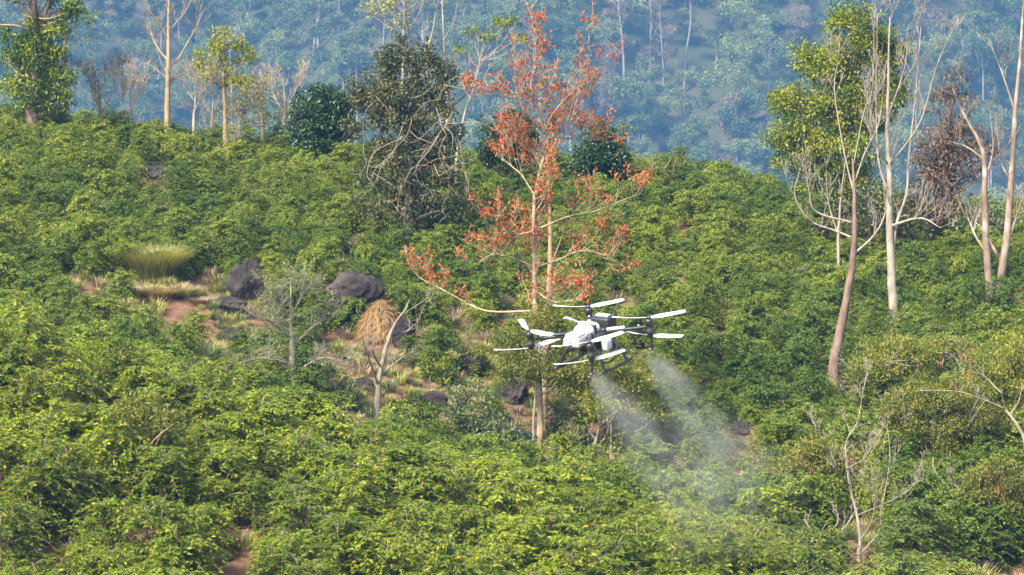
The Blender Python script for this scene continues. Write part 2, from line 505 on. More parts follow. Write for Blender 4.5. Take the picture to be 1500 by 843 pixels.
# which slope: the near one is the strip up to its ridge
near_slope = (P3[:, 1] < 84.5) & (bpx < 1130)
inframe = (bpx > -40) & (bpx < 1540) & (bpy_ < 930) & (bpy_ > 100)
hid = (P3[:, 1] > 82) & (P3[:, 1] < 91)            # dip behind the near ridge: hidden
cand = np.where(inframe & ~hid)[0]
cand = cand[np.argsort(bw[cand])][:300]
solo = np.zeros(len(P3), bool); solo[cand] = True
scl = rng.uniform(0.6, 1.04, len(P3)) * np.where(P3[:, 1] < 86, 1.0, 0.78)
rotz = rng.uniform(0, 6.28, len(P3))
LB = {True: ("glossy yellow-green coffee bush in the dense planting on the front slope", "coffee bushes on the front slope"),
      False: ("darker green coffee bush on the slope behind the front ridge", "coffee bushes beyond the front ridge")}
LAND = [(364, 445, "the tall upright boulder"), (522, 470, "the largest dark boulder"), (170, 437, "the heap of dry grass"), (225, 405, "the big green grass tussock"), (560, 500, "the golden straw heap"),
        (338, 508, "the small low boulder"), (632, 598, "the weathered stone of the hollow"), (552, 599, "the forked dead tree"), (430, 576, "the slim feathery tree"), (790, 640, "the red-leaved tree"),
        (1220, 548, "the leaning brown trunk"), (1258, 820, "the upswept white tree"), (1317, 845, "the post-like stump"), (1450, 838, "the boulder under the pod tree"), (95, 735, "the red soil gap with blue scrap"), (195, 755, "the thin-stemmed sapling"),
        (335, 830, "the lowest red soil gap"), (685, 555, "the dark rounded boulder")]
LANDP = [(ground_at(px, hit(px, py, 0.0, lo=64 if (py > 700 or px > 1100) else 85)), nm) for px, py, nm in LAND]
protos = {}
for i in cand:
    nr = bool(near_slope[i])
    lab, grp = LB[nr]
    dist, nm = min((float(np.linalg.norm(P3[i] - q)), t) for q, t in LANDP)
    if dist < 2.7:
        lab = ("glossy yellow-green" if nr else "darker green") + " coffee bush close beside " + nm
        grp = "coffee bushes beside " + nm
    elif nr and P3[i][1] > 77.5:
        lab, grp = "glossy yellow-green coffee bush topping the ridge of the front slope", "coffee bushes on the front ridge"
    var = (near_var if nr else far_var)[int(rng.integers(0, 5))]
    o = thing("coffee_bush", lab, "coffee bush", P3[i], grp)
    o.rotation_euler = (rng.normal(0, 0.06), rng.normal(0, 0.06), rotz[i])
    s = scl[i]
    o.scale = (s, s, s * rng.uniform(0.9, 1.12))
    f = link("foliage", var[0], o)
    link("stem", var[1], o)
    protos.setdefault(var[0].name, f)

def scatter_stuff(name, P, rot, scale, sources, label, category, tilt=0.06, seed=3):
    """one object: points that carry copies of the source foliage"""
    g = np.random.default_rng(seed)
    n = len(P)
    me = bpy.data.meshes.new(name)
    me.vertices.add(n); me.vertices.foreach_set("co", np.asarray(P, float).ravel())
    a = me.attributes.new("rot", 'FLOAT_VECTOR', 'POINT')
    a.data.foreach_set("vector", np.c_[g.normal(0, tilt, n), g.normal(0, tilt, n), rot].ravel())
    a = me.attributes.new("scl", 'FLOAT_VECTOR', 'POINT')
    sc = np.asarray(scale)
    if sc.ndim == 1:
        sc = np.c_[sc, sc, sc * g.uniform(0.88, 1.15, n)]
    a.data.foreach_set("vector", sc.ravel())
    a = me.attributes.new("pick", 'INT', 'POINT')
    a.data.foreach_set("value", g.integers(0, len(sources), n).astype(np.int32))
    o = link(name, me, kind="stuff", label=label, category=category)
    nt = bpy.data.node_groups.new(name + "_nodes", 'GeometryNodeTree')
    nt.interface.new_socket(name="Geometry", in_out='INPUT', socket_type='NodeSocketGeometry')
    nt.interface.new_socket(name="Geometry", in_out='OUTPUT', socket_type='NodeSocketGeometry')
    N, Lk = nt.nodes, nt.links
    gi, go = N.new("NodeGroupInput"), N.new("NodeGroupOutput")
    jn = N.new("GeometryNodeJoinGeometry")
    for src in reversed(sources):
        oi = N.new("GeometryNodeObjectInfo"); oi.transform_space = 'ORIGINAL'
        oi.inputs["Object"].default_value = src
        oi.inputs["As Instance"].default_value = True
        Lk.new(oi.outputs["Geometry"], jn.inputs[0])
    iop = N.new("GeometryNodeInstanceOnPoints")
    iop.inputs["Pick Instance"].default_value = True
    def named(nm, ty):
        q = N.new("GeometryNodeInputNamedAttribute"); q.data_type = ty
        q.inputs[0].default_value = nm
        return [s for s in q.outputs if s.enabled and s.name == "Attribute"][0]
    Lk.new(gi.outputs[0], iop.inputs["Points"])
    Lk.new(jn.outputs[0], iop.inputs["Instance"])
    Lk.new(named("pick", 'INT'), iop.inputs["Instance Index"])
    e2r = N.new("FunctionNodeEulerToRotation")
    Lk.new(named("rot", 'FLOAT_VECTOR'), e2r.inputs[0])
    Lk.new(e2r.outputs[0], iop.inputs["Rotation"])
    Lk.new(named("scl", 'FLOAT_VECTOR'), iop.inputs["Scale"])
    Lk.new(iop.outputs[0], go.inputs[0])
    md = o.modifiers.new("scatter", 'NODES'); md.node_group = nt
    return o

rest = ~solo
near_src = [protos[v[0].name] for v in near_var if v[0].name in protos]
far_src = [protos[v[0].name] for v in far_var if v[0].name in protos]
m1 = rest & near_slope
m2 = rest & ~near_slope
if m1.any():
    scatter_stuff("front_plantation", P3[m1], rotz[m1], scl[m1], near_src, "dense green coffee planting round the edges of the front slope", "coffee bushes")
scatter_stuff("hillside_plantation", P3[m2], rotz[m2], scl[m2], far_src, "dense dark green coffee planting covering the middle hillside up to its crest", "coffee bushes")

# ------------------------------------------------------------------ tree builder
def smooth_path(pts, n=12):
    pts = np.asarray(pts, float)
    if len(pts) == 2:
        t = np.linspace(0, 1, max(4, n // 2))[:, None]
        return pts[0] * (1 - t) + pts[1] * t
    P = np.vstack([2 * pts[0] - pts[1], pts, 2 * pts[-1] - pts[-2]])
    out = []
    per = max(2, n // (len(pts) - 1))
    for i in range(1, len(P) - 2):
        t = np.linspace(0, 1, per, endpoint=False)[:, None]
        p0, p1, p2, p3 = P[i - 1:i + 3]
        out.append(0.5 * (2 * p1 + (p2 - p0) * t + (2 * p0 - 5 * p1 + 4 * p2 - p3) * t ** 2 + (3 * p1 - p0 - 3 * p2 + p3) * t ** 3))
    out.append(pts[-1:])
    return np.vstack(out)

def twigs(mb, g, path, rads, level, n, ln, tips, up=0.35, spread=0.9, start=0.25, minr=0.006, kids=(5, 3), wob=0.12):
    """child branches along a path, recursively; tip points are collected"""
    for i in range(n):
        f = g.uniform(start, 1.0) if i else 1.0
        k = f * (len(path) - 1); a = int(min(k, len(path) - 2)); t = k - a
        p = path[a] * (1 - t) + path[a + 1] * t
        r = rads[a] * (1 - t) + rads[a + 1] * t
        fw = unit(path[a + 1] - path[a])
        d = unit(fw * 0.75 + g.normal(0, spread, 3) * np.array([1, 1, 0.6]) + np.array([0, 0, up]))
        L = ln * g.uniform(0.55, 1.2) * (1.15 - 0.5 * f)
        m = 6
        q = [p]
        for s in range(m - 1):
            d = unit(d + g.normal(0, wob, 3) + np.array([0, 0, up * 0.22]))
            q.append(q[-1] + d * L / (m - 1))
        q = np.array(q)
        r0 = max(minr, r * 0.48); rr = np.linspace(r0, max(minr * 0.6, r0 * 0.3), m)
        tube(mb, q, rr, 4 if level < 2 else 3, cap=False)
        tips.append((q, level))
        if level < len(kids):
            twigs(mb, g, q, rr, level + 1, kids[level], L * 0.6, tips, up, spread, 0.2, minr, kids, wob)

def clump(mb, g, c, rad, n, L, W, droop=0.3, flat=0.75, out=None, rnd0=0.5):
    v = unit(g.normal(0, 1, (n, 3))) * (g.random((n, 1)) ** 0.45)
    P = c + v * rad * np.array([1, 1, flat])
    D = unit(v + g.normal(0, 0.5, (n, 3)) + np.array([0, 0, 0.15]))
    N = np.array([0, 0, 1.0]) + g.normal(0, 0.6, (n, 3))
    rn = np.clip(g.normal(rnd0, 0.11, n), 0, 1)
    leaves(mb, P, D, N, L, W, g, droop, rnd=rn)

def blob_points(g, blobs, sc, base_fn, per):
    """clump centres in ellipsoids given in photo pixels at the tree's own depth"""
    out = []
    for b in blobs:
        px, py, rx, ry = b[:4]
        w = b[4] if len(b) > 4 else 1.0
        k = max(3, int(per * w * (rx * ry) / 1500.0))
        c = base_fn(px, py)
        v = unit(g.normal(0, 1, (k, 3))) * (g.uniform(0.25, 1.0, (k, 1)) ** 0.5)
        out.append(c + v * np.array([rx, rx * 0.9, ry]) / sc * g.uniform(0.85, 1.15, (k, 1)))
    return np.vstack(out)

ALL_TREES = []
def tree(name, label, category, px, d, trunk, r, bark, limbs=(), seed=0, twig=None, blobs=(), leaf=None, per=30, cl=(0.34, 34),
         lf=(0.13, 0.04), tip_leaf=None, droop=0.3, trunk_mat2=None, pods=None, group=None, base=None, sides=10, blob_limbs=0.35, flat=0.75, rnd0=0.5):
    """trunk and limbs are outlines in photo pixels laid out at forward depth d, given their own depth by dy"""
    g = np.random.default_rng(seed + 1000)
    b = ground_at(px, d) if base is None else base
    d = project(b)[2]
    sc = FPX / d
    root = thing(name, label, category, b, group)
    ALL_TREES.append((name, b, sc))
    def P(qx, qy, dy=0.0):
        return at(qx, qy, d) + np.array([0, dy, 0]) - b
    pts = [np.array([0, 0, -0.25])] + [P(x, y, g.normal(0, 0.05) * i) for i, (x, y) in enumerate(trunk)]
    tp = smooth_path(pts, 22)
    rr = r * np.interp(np.linspace(0, 1, len(tp)), [0, 0.06, 0.25, 0.6, 1], [1.3, 1.05, 0.9, 0.56, 0.12])
    mb = MB(); tube(mb, tp + g.normal(0, r * 0.06, tp.shape), rr, sides)
    link("trunk", mb.mesh("trunk", bark, True), root)
    tips = []
    allp = [(tp, rr)]
    lm = trunk_mat2 or bark
    for li, limb in enumerate(limbs):
        lp = limb if isinstance(limb, (list, tuple)) else limb
        dyt = g.normal(0, 0.9)
        q = [P(x, y, dyt * i / max(1, len(lp) - 1)) for i, (x, y) in enumerate(lp)]
        k = np.argmin(np.linalg.norm(tp - q[0], axis=1))
        r0 = max(0.018, rr[k] * 0.46)
        q[0] = tp[k]
        qp = smooth_path(q, 16)
        qr = np.linspace(r0, max(0.009, r0 * 0.18), len(qp))
        mb = MB(); tube(mb, qp, qr, 7)
        if twig:
            twigs(mb, g, qp, qr, 0, twig.get("n", 5), twig.get("ln", 1.2), tips, twig.get("up", 0.35), twig.get("spread", 0.8), 0.25, twig.get("minr", 0.007), twig.get("kids", (4, 3)))
        allp.append((qp, qr))
        link("limb", mb.mesh("limb", lm, True), root)
    if twig and twig.get("trunk", 0):
        mb = MB()
        twigs(mb, g, tp, rr * 0.6, 0, twig["trunk"], twig.get("ln", 1.2), tips, twig.get("up", 0.35), twig.get("spread", 0.8), twig.get("start", 0.35), twig.get("minr", 0.007), twig.get("kids", (4, 3)))
        link("branches", mb.mesh("branches", lm, True), root, kind="stuff")
    if leaf is not None:
        fol = MB()
        if len(blobs):
            C = blob_points(g, blobs, sc, P, per)
            for c in C:
                clump(fol, g, c, cl[0] * g.uniform(0.6, 1.35), int(cl[1] * g.uniform(0.6, 1.3)), lf[0], lf[1], droop, flat, rnd0=np.clip(rnd0 + g.normal(0, 0.24), 0.1, 0.9))
            mb = MB(); cnt = 0
            for c in C[g.random(len(C)) < blob_limbs][:160]:
                k = np.argmin(np.linalg.norm((tp - c) * np.array([1, 1, 0.6]) - np.array([0, 0, -0.4]), axis=1))
                k = min(k, len(tp) - 3)
                mid = (tp[k] + c) / 2 + np.array([0, 0, -0.12]) + g.normal(0, 0.1, 3)
                tube(mb, smooth_path([tp[k], mid, c], 8), np.linspace(max(0.02, rr[k] * 0.3), 0.01, 9)[:len(smooth_path([tp[k], mid, c], 8))], 4, cap=False); cnt += 1
            if cnt:
                link("branches", mb.mesh("branches", lm, True), root, kind="stuff")
        if tip_leaf:
            n_, prob, rad = tip_leaf
            lev = max(t[1] for t in tips) if tips else 0
            for q, lv in tips:
                if lv >= lev - 1 and g.random() < prob:
                    for e in q[2::2]:
                        clump(fol, g, e, rad, n_, lf[0], lf[1], droop, flat, rnd0=np.clip(rnd0 + g.normal(0, 0.15), 0.1, 0.9))
        if fol.n:
            link("crown", fol.mesh("crown", leaf), root)
    if pods:
        pm = MB(); n_, box = pods
        for _ in range(n_):
            c = P(g.uniform(box[0], box[2]), g.uniform(box[1], box[3]), g.normal(0, 0.6))
            m = int(g.integers(5, 11))
            pp = c + g.normal(0, 0.07, (m, 3))
            leaves(pm, pp, np.array([0, 0, -1.0]) + g.normal(0, 0.25, (m, 3)), g.normal(0, 1, (m, 3)), 0.2, 0.018, g, 0.0)
        link("seed_pods", pm.mesh("seed_pods", M_pod), root, kind="stuff")
    return root

BARE = dict(n=8, ln=1.5, up=0.5, spread=0.5, kids=(5, 3), minr=0.007)

# --- red-leaved tree and its companion trunk
d_red = hit(792, 640, 0.3)
tree("red_leaved_tree", "pale slender tree with rusty red leaves towering behind the drone", "tree", 790, d_red,
     [(791, 600), (788, 520), (785, 455), (783, 393), (783, 285), (797, 228), (797, 197), (790, 150)], 0.095, M_red_bark,
     limbs=[[(795, 195), (771, 168), (742, 142), (711, 134), (690, 138)], [(797, 190), (810, 165), (839, 131), (856, 114), (861, 51)],
            [(795, 190), (785, 157), (777, 125), (788, 86), (793, 40)], [(784, 393), (817, 382), (851, 369), (885, 376), (918, 396)],
            [(784, 330), (828, 319), (868, 311), (905, 297), (938, 285)], [(784, 385), (754, 379), (722, 373), (700, 386)],
            [(784, 285), (762, 256), (735, 236)], [(796, 235), (771, 219), (752, 198)], [(784, 350), (748, 345), (720, 342), (712, 322)],
            [(797, 222), (817, 211), (828, 190), (840, 150)], [(785, 455), (713, 458), (667, 439), (639, 426), (611, 414)],
            [(796, 200), (830, 205), (860, 208), (888, 211)], [(784, 420), (812, 440), (850, 432)]],
     seed=1, twig=dict(n=10, ln=1.1, up=0.5, spread=0.8, kids=(4, 3), minr=0.008, trunk=40, start=0.3), leaf=M_red, tip_leaf=(2, 0.46, 0.15), lf=(0.105, 0.027), droop=0.6,
     rnd0=0.45)
tree("tan_trunk_tree", "tan vine-wrapped trunk standing close behind the red-leaved tree", "tree", 797, d_red + 1.6,
     [(796, 600), (800, 500), (806, 393), (805, 274), (800, 215)], 0.14, M_tan_bark,
     limbs=[[(806, 380), (822, 350), (826, 330)], [(805, 300), (790, 262), (786, 240)]], seed=2,
     twig=dict(n=4, ln=0.7, kids=(3,), trunk=8))
tree("yellow_shrub", "yellow-green leafy shrub wrapping the foot of the red-leaved tree", "shrub", 782, d_red - 0.7, [(782, 610), (786, 560), (790, 500)], 0.05, M_grey_bark, seed=90, leaf=M_feather, per=60, cl=(0.27, 60), lf=(0.095, 0.024), rnd0=0.58,
     blobs=[(800, 475, 36, 26), (775, 540, 46, 22), (830, 535, 46, 24), (745, 500, 26, 20), (845, 565, 30, 18)], blob_limbs=0.12)
tree("yellow_shrub", "yellow-green bush of small leaves beneath the drone's spray", "shrub", 895, d_red - 1.2, [(895, 610), (893, 560)], 0.04, M_grey_bark, seed=91, leaf=M_feather, per=60, cl=(0.27, 60), lf=(0.095, 0.024), rnd0=0.58,
     blobs=[(890, 540, 40, 24), (925, 560, 34, 20), (885, 590, 40, 18), (940, 600, 30, 16)], blob_limbs=0.12)

# --- bare trees on the slope
d_b = hit(1220, 548, 0.3)
tree("bare_brown_tree", "leafless tree with leaning brown trunk and pale forked branches in front of the leafy tree", "tree", 1220, d_b,
     [(1222, 530), (1236, 459), (1250, 372), (1251, 286), (1249, 232)], 0.175, M_brown_bark, trunk_mat2=M_white_bark,
     limbs=[[(1248, 350), (1223, 338), (1190, 326), (1170, 302), (1163, 279), (1172, 245)], [(1215, 336), (1195, 310), (1184, 278), (1180, 250)],
            [(1252, 368), (1279, 346), (1296, 312), (1293, 266)], [(1251, 286), (1236, 219), (1223, 133), (1228, 90)],
            [(1250, 240), (1266, 166), (1280, 130), (1284, 20)], [(1251, 270), (1268, 225), (1290, 180), (1300, 110)]],
     seed=3, twig=dict(BARE, n=6, ln=1.0))
d_w = hit(1309, 465, 0.4)
tree("bare_white_tree", "tall leafless white-barked tree with two upright stems", "tree", 1309, d_w,
     [(1309, 450), (1306, 399), (1303, 332), (1303, 266), (1301, 199), (1303, 120), (1303, 25)], 0.165, M_white_bark,
     limbs=[[(1306, 390), (1313, 332), (1329, 286), (1333, 233), (1343, 146), (1352, 42)], [(1330, 250), (1345, 180), (1366, 100), (1386, 47)],
            [(1303, 280), (1286, 233), (1282, 133), (1283, 20)], [(1302, 240), (1272, 190), (1262, 130)], [(1303, 160), (1325, 100), (1330, 40)], [(1304, 330), (1345, 318), (1372, 330)]],
     seed=4, twig=dict(BARE, n=8, ln=1.15, trunk=8))
d_t = hit(1449, 432, 0.4)
tree("bare_twin_tree", "leafless grey-brown tree with one crooked stem bending over", "tree", 1449, d_t,
     [(1449, 420), (1444, 346), (1442, 266), (1439, 219), (1412, 166), (1395, 130)], 0.14, M_mixed_bark,
     limbs=[[(1442, 270), (1455, 220), (1452, 170)], [(1440, 230), (1415, 215), (1385, 208)], [(1446, 380), (1430, 345), (1422, 320)]], seed=5, twig=dict(BARE, n=5, ln=1.0))
tree("bare_twin_tree", "leafless grey-brown tree with tall straight stem and forked side trunk", "tree", 1462, d_t + 0.4,
     [(1463, 420), (1472, 366), (1482, 266), (1489, 166), (1497, 60), (1502, -20)], 0.16, M_mixed_bark,
     limbs=[[(1471, 372), (1488, 320), (1505, 270), (1530, 200)], [(1482, 270), (1468, 240), (1462, 190)], [(1490, 160), (1470, 110), (1455, 70)], [(1470, 380), (1452, 350), (1440, 330)]],
     seed=6, twig=dict(BARE, n=6, ln=1.0))
d_th = hit(1229, 425, 0.4)
tree("thin_pale_tree", "thin pale sapling trunk beside the leaning brown trunk", "tree", 1229, d_th,
     [(1229, 415), (1228, 346), (1232, 290), (1238, 240)], 0.075, M_white_bark, limbs=[[(1228, 350), (1215, 300), (1212, 260)]], seed=7, twig=dict(BARE, n=5, ln=0.9, kids=(4, 2), trunk=4))

# --- green tree and brown tree on the crest behind them
tree("leafy_crest_tree", "big leafy tree with yellow-green crown rising behind the bare trees", "tree", 1240, 124,
     [(1240, 330), (1238, 240), (1236, 160), (1240, 80)], 0.28, M_dark_bark,
     limbs=[], seed=8, leaf=M_canopy, per=46, cl=(0.42, 60), lf=(0.13, 0.036), rnd0=0.66,
     blobs=[(1145, 150, 24, 16), (1152, 195, 30, 26), (1312, 76, 22, 16), (1192, 88, 28, 24), (1302, 140, 30, 40), (1245, 24, 26, 16), (1252, 50, 52, 40), (1288, 80, 34, 34), (1215, 100, 36, 34), (1172, 150, 40, 22), (1235, 150, 52, 44), (1180, 205, 40, 36), (1230, 225, 56, 44), (1160, 240, 22, 18), (1275, 160, 36, 40), (1200, 262, 40, 18), (1262, 280, 40, 26)])
tree("brown_dry_tree", "drooping tree with dull purple-brown withered leaves beyond the white trunks", "tree", 1388, 121,
     [(1388, 320), (1386, 250), (1390, 190), (1398, 120)], 0.22, M_dark_bark, seed=9, leaf=M_brownleaf, per=26, cl=(0.36, 44), lf=(0.13, 0.03), droop=0.7,
     blobs=[(1400, 108, 20, 10), (1395, 160, 34, 30), (1372, 205, 34, 26), (1405, 205, 34, 30), (1360, 250, 40, 30), (1395, 260, 42, 34), (1350, 300, 44, 26), (1385, 310, 44, 22), (1432, 220, 22, 30)],
     twig=dict(n=5, ln=1.2, kids=(4, 3), trunk=14))
tree("crest_bush", "dark bushy thicket at the foot of the big leafy tree", "bush", 1275, 120, [(1275, 330), (1275, 290)], 0.1, M_dark_bark, seed=10, leaf=M_vine, per=34, cl=(0.34, 34), lf=(0.14, 0.05),
     blobs=[(1245, 318, 40, 28), (1290, 310, 44, 30), (1330, 318, 44, 26), (1210, 330, 30, 14)])
tree("crest_bush", "olive green bush on the crest between twin bare trunks and brown tree", "bush", 1420, 121, [(1420, 340), (1420, 315)], 0.08, M_dark_bark, seed=11, leaf=M_sage, per=30, cl=(0.3, 30), lf=(0.13, 0.045),
     blobs=[(1405, 335, 44, 16), (1470, 318, 40, 22), (1440, 300, 24, 20)])

# --- trees along the left crest
tree("vine_clad_tree", "massive dark trunk clothed in leafy climbers on the crest", "tree", 48, 128,
     [(48, 160), (52, 100), (54, 50), (52, 0), (48, -80)], 0.3, M_dark_bark, trunk_mat2=M_tan_bark,
     limbs=[[(54, 60), (68, 15), (85, -40)], [(50, 50), (25, 38), (-10, 36), (-50, 30)], [(53, 40), (40, 0), (30, -60)], [(54, 30), (95, 15), (140, 18)]],
     seed=12, leaf=M_canopy, per=46, cl=(0.38, 60), lf=(0.13, 0.038), rnd0=0.42, twig=dict(n=3, ln=1.2, kids=(3,)),
     blobs=[(45, 145, 30, 18), (25, 130, 18, 14), (90, 140, 18, 20), (50, 65, 24, 24), (80, 45, 22, 16), (20, 55, 26, 16), (30, 85, 30, 16), (60, 40, 26, 14), (45, 110, 28, 18), (85, 115, 22, 18), (65, 140, 34, 20), (75, 75, 22, 20), (120, 18, 34, 10), (12, 118, 16, 9), (40, -30, 60, 30), (95, 5, 26, 12), (60, 95, 30, 30)])
tree("tall_straight_tree", "tall slim tan-trunked tree with thin bare side branches standing on the crest", "tree", 245, 130,
     [(245, 185), (246, 120), (247, 60), (246, 0), (246, -90)], 0.125, M_tan_bark,
     limbs=[[(246, 90), (228, 70), (215, 45)], [(246, 100), (265, 78), (285, 40), (292, 20)], [(246, 125), (275, 105), (310, 85)], [(247, 60), (232, 30), (212, 10)], [(247, 45), (268, 20), (280, -10)]],
     seed=13, twig=dict(n=6, ln=1.1, kids=(4, 3), minr=0.006, trunk=12))
tree("red_trunk_sapling", "slim reddish trunk beside the climber-clad tree", "tree", 95, 130, [(96, 160), (95, 90), (96, 40), (97, -20)], 0.10, M_tan_bark, limbs=[[(96, 80), (110, 62), (128, 60)]], seed=14, twig=dict(n=5, ln=1.0, kids=(3, 2), trunk=8))
tree("yellow_green_tree", "light yellow-green leafy tree with slim trunk on the crest", "tree", 330, 130,
     [(330, 195), (329, 150), (327, 110), (330, 70)], 0.11, M_tan_bark, seed=15, leaf=M_yellowgreen, per=44, cl=(0.30, 34), lf=(0.13, 0.04), rnd0=0.66, blob_limbs=0.15,
     blobs=[(332, 60, 26, 20), (308, 82, 26, 20), (350, 82, 22, 20), (326, 108, 32, 16), (298, 104, 16, 14), (345, 125, 24, 12)])
tree("pale_olive_tree", "hazy pale olive tree with loose foliage beside the yellow-green tree", "tree", 385, 133,
     [(385, 190), (382, 160), (378, 130)], 0.10, M_tan_bark, seed=16, leaf=M_pale, per=30, cl=(0.34, 24), lf=(0.12, 0.036), twig=dict(n=4, ln=1.1, kids=(4, 2), trunk=12), blob_limbs=0.2,
     blobs=[(372, 130, 32, 22), (398, 150, 28, 26), (350, 145, 28, 22), (335, 168, 38, 20), (388, 180, 34, 14)])
tree("twiggy_tree", "brown twiggy leafless tree right of the climber-clad trunk", "tree", 148, 130, [(148, 175), (146, 140), (144, 110)], 0.09, M_tan_bark,
     limbs=[[(146, 140), (128, 112), (118, 104)], [(146, 130), (165, 108), (178, 100)]], seed=17, twig=dict(n=9, ln=0.9, kids=(6, 4), minr=0.006, trunk=14), leaf=M_brownleaf, tip_leaf=(1, 0.15, 0.12), lf=(0.1, 0.03))
tree("twiggy_tree", "greyish leafless shrub between the tan trunk and the yellow-green tree", "tree", 285, 129, [(284, 180), (286, 150), (284, 125)], 0.08, M_grey_bark,
     limbs=[[(284, 150), (266, 125), (260, 110)], [(285, 145), (305, 125), (312, 112)]], seed=18, twig=dict(n=10, ln=0.9, kids=(6, 4), minr=0.006, trunk=14))
tree("twiggy_tree", "low bare shrub of pale twigs beneath the pale olive tree", "tree", 350, 128, [(350, 195), (352, 165)], 0.06, M_grey_bark, seed=19, twig=dict(n=8, ln=0.8, kids=(6, 4), minr=0.006, trunk=18, start=0.1), limbs=[])
tree("bare_shrub", "pinkish-brown bare shrub on the crest left of the tall tan trunk", "shrub", 190, 131, [(190, 195), (192, 150), (190, 125)], 0.06, M_pale_twig, seed=111, limbs=[[(190, 170), (174, 140), (168, 118)], [(190, 165), (205, 138), (214, 122)]], twig=dict(n=9, ln=1.0, up=0.45, spread=0.6, kids=(5, 3), minr=0.009, trunk=10, start=0.2), leaf=M_pale, tip_leaf=(1, 0.12, 0.1), lf=(0.1, 0.03))
tree("bare_shrub", "tan leafless bush under the yellow-green tree", "shrub", 310, 132, [(310, 195), (312, 150), (310, 125)], 0.06, M_pale_twig, seed=113, limbs=[[(310, 170), (294, 140), (288, 118)], [(310, 165), (325, 138), (334, 122)]], twig=dict(n=9, ln=1.0, up=0.45, spread=0.6, kids=(5, 3), minr=0.009, trunk=10, start=0.2), leaf=M_pale, tip_leaf=(1, 0.12, 0.1), lf=(0.1, 0.03))
tree("bare_shrub", "dry tan bush between the pale olive tree and the rounded dark tree", "shrub", 415, 132, [(415, 195), (417, 150), (415, 125)], 0.06, M_pale_twig, seed=114, limbs=[[(415, 170), (399, 140), (393, 118)], [(415, 165), (430, 138), (439, 122)]], twig=dict(n=9, ln=1.0, up=0.45, spread=0.6, kids=(5, 3), minr=0.009, trunk=10, start=0.2), leaf=M_pale, tip_leaf=(1, 0.12, 0.1), lf=(0.1, 0.03))
tree("round_dark_tree", "dense rounded dark green tree on the crest left of the creeper-hung tree", "tree", 468, 128,
     [(468, 215), (470, 190), (470, 165)], 0.16, M_dark_bark, seed=20, leaf=M_dark, per=75, cl=(0.28, 44), lf=(0.12, 0.045), flat=0.85,
     blobs=[(470, 168, 46, 38), (450, 185, 30, 32), (495, 180, 30, 34), (475, 148, 34, 20), (470, 205, 46, 14)])
tree("round_dark_tree", "rounded dark tree half hidden behind the upper red-leaved branches", "tree", 745, 127, [(745, 235), (745, 205)], 0.14, M_dark_bark, seed=21, leaf=M_dark, per=75, cl=(0.28, 44), lf=(0.12, 0.045),
     blobs=[(742, 198, 42, 38), (722, 215, 26, 30), (768, 205, 24, 34), (745, 235, 40, 16)])
tree("round_dark_tree", "rounded dark glossy tree on the crest right of the red-leaved tree", "tree", 880, 126, [(880, 260), (880, 230)], 0.14, M_dark_bark, seed=22, leaf=M_dark, per=75, cl=(0.28, 44), lf=(0.12, 0.045),
     blobs=[(880, 225, 34, 38), (862, 240, 26, 28), (900, 240, 22, 32), (880, 200, 22, 18), (880, 262, 34, 14)])
tree("small_sapling", "small loose sapling on the crest beside the rounded glossy tree", "tree", 921, 127, [(921, 225), (920, 190)], 0.04, M_grey_bark, seed=23, leaf=M_forestleaf, per=40, cl=(0.2, 16), lf=(0.12, 0.045),
     blobs=[(920, 183, 15, 14), (912, 200, 10, 8)])
# creeper-hung tree
d_v = hit(600, 348, 0.6)
tree("creeper_hung_tree", "shaggy dark tree smothered in dry creepers and hanging vines", "tree", 600, d_v,
     [(600, 340), (602, 250), (604, 160), (606, 80)], 0.28, M_dark_bark, trunk_mat2=M_grey_bark,
     limbs=[[(604, 120), (630, 60), (640, 10), (650, -30)], [(604, 120), (600, 50), (595, 10)], [(604, 200), (650, 165), (690, 130), (703, 85)]],
     seed=24, leaf=M_vine, per=34, cl=(0.32, 62), lf=(0.12, 0.032), droop=0.6, twig=dict(n=4, ln=1.1, kids=(4, 3), minr=0.008), flat=1.1, blob_limbs=0.1,
     blobs=[(605, 78, 34, 22), (655, 95, 14, 18), (572, 82, 18, 16), (528, 135, 20, 18), (560, 112, 26, 20), (635, 110, 30, 30), (600, 140, 48, 30), (548, 150, 30, 30), (575, 195, 50, 36), (640, 180, 40, 40), (600, 240, 52, 40), (665, 230, 24, 34, 0.6), (550, 255, 26, 28, 0.7),
            (640, 280, 40, 34), (585, 305, 46, 26), (525, 300, 20, 18, 0.6), (520, 190, 16, 14)])
CREEP = ALL_TREES[-1]
tree("tall_thin_tree", "pale slender stem with sparse light green tufts rising above the creeper-hung tree", "tree", 648, d_v + 8,
     [(650, 250), (655, 150), (650, 60), (648, -10), (652, -80)], 0.07, M_white_bark, limbs=[[(652, 90), (632, 40), (628, 0)], [(650, 60), (665, 30), (672, -10)]], seed=25, twig=dict(n=4, ln=0.9, kids=(3, 2)))
tree("tall_thin_tree", "pale stem with feathery pale green top above the creeper-hung tree", "tree", 590, d_v + 7,
     [(588, 250), (590, 120), (592, 30), (590, -60)], 0.08, M_white_bark, limbs=[[(590, 60), (570, 30), (545, 15)], [(590, 50), (612, 25), (622, -5)]], seed=26, leaf=M_pale, per=26, cl=(0.28, 14), lf=(0.15, 0.05),
     twig=dict(n=5, ln=1.0, kids=(3, 2)), blobs=[(555, 15, 30, 16), (590, 5, 30, 22), (575, 35, 26, 10)])
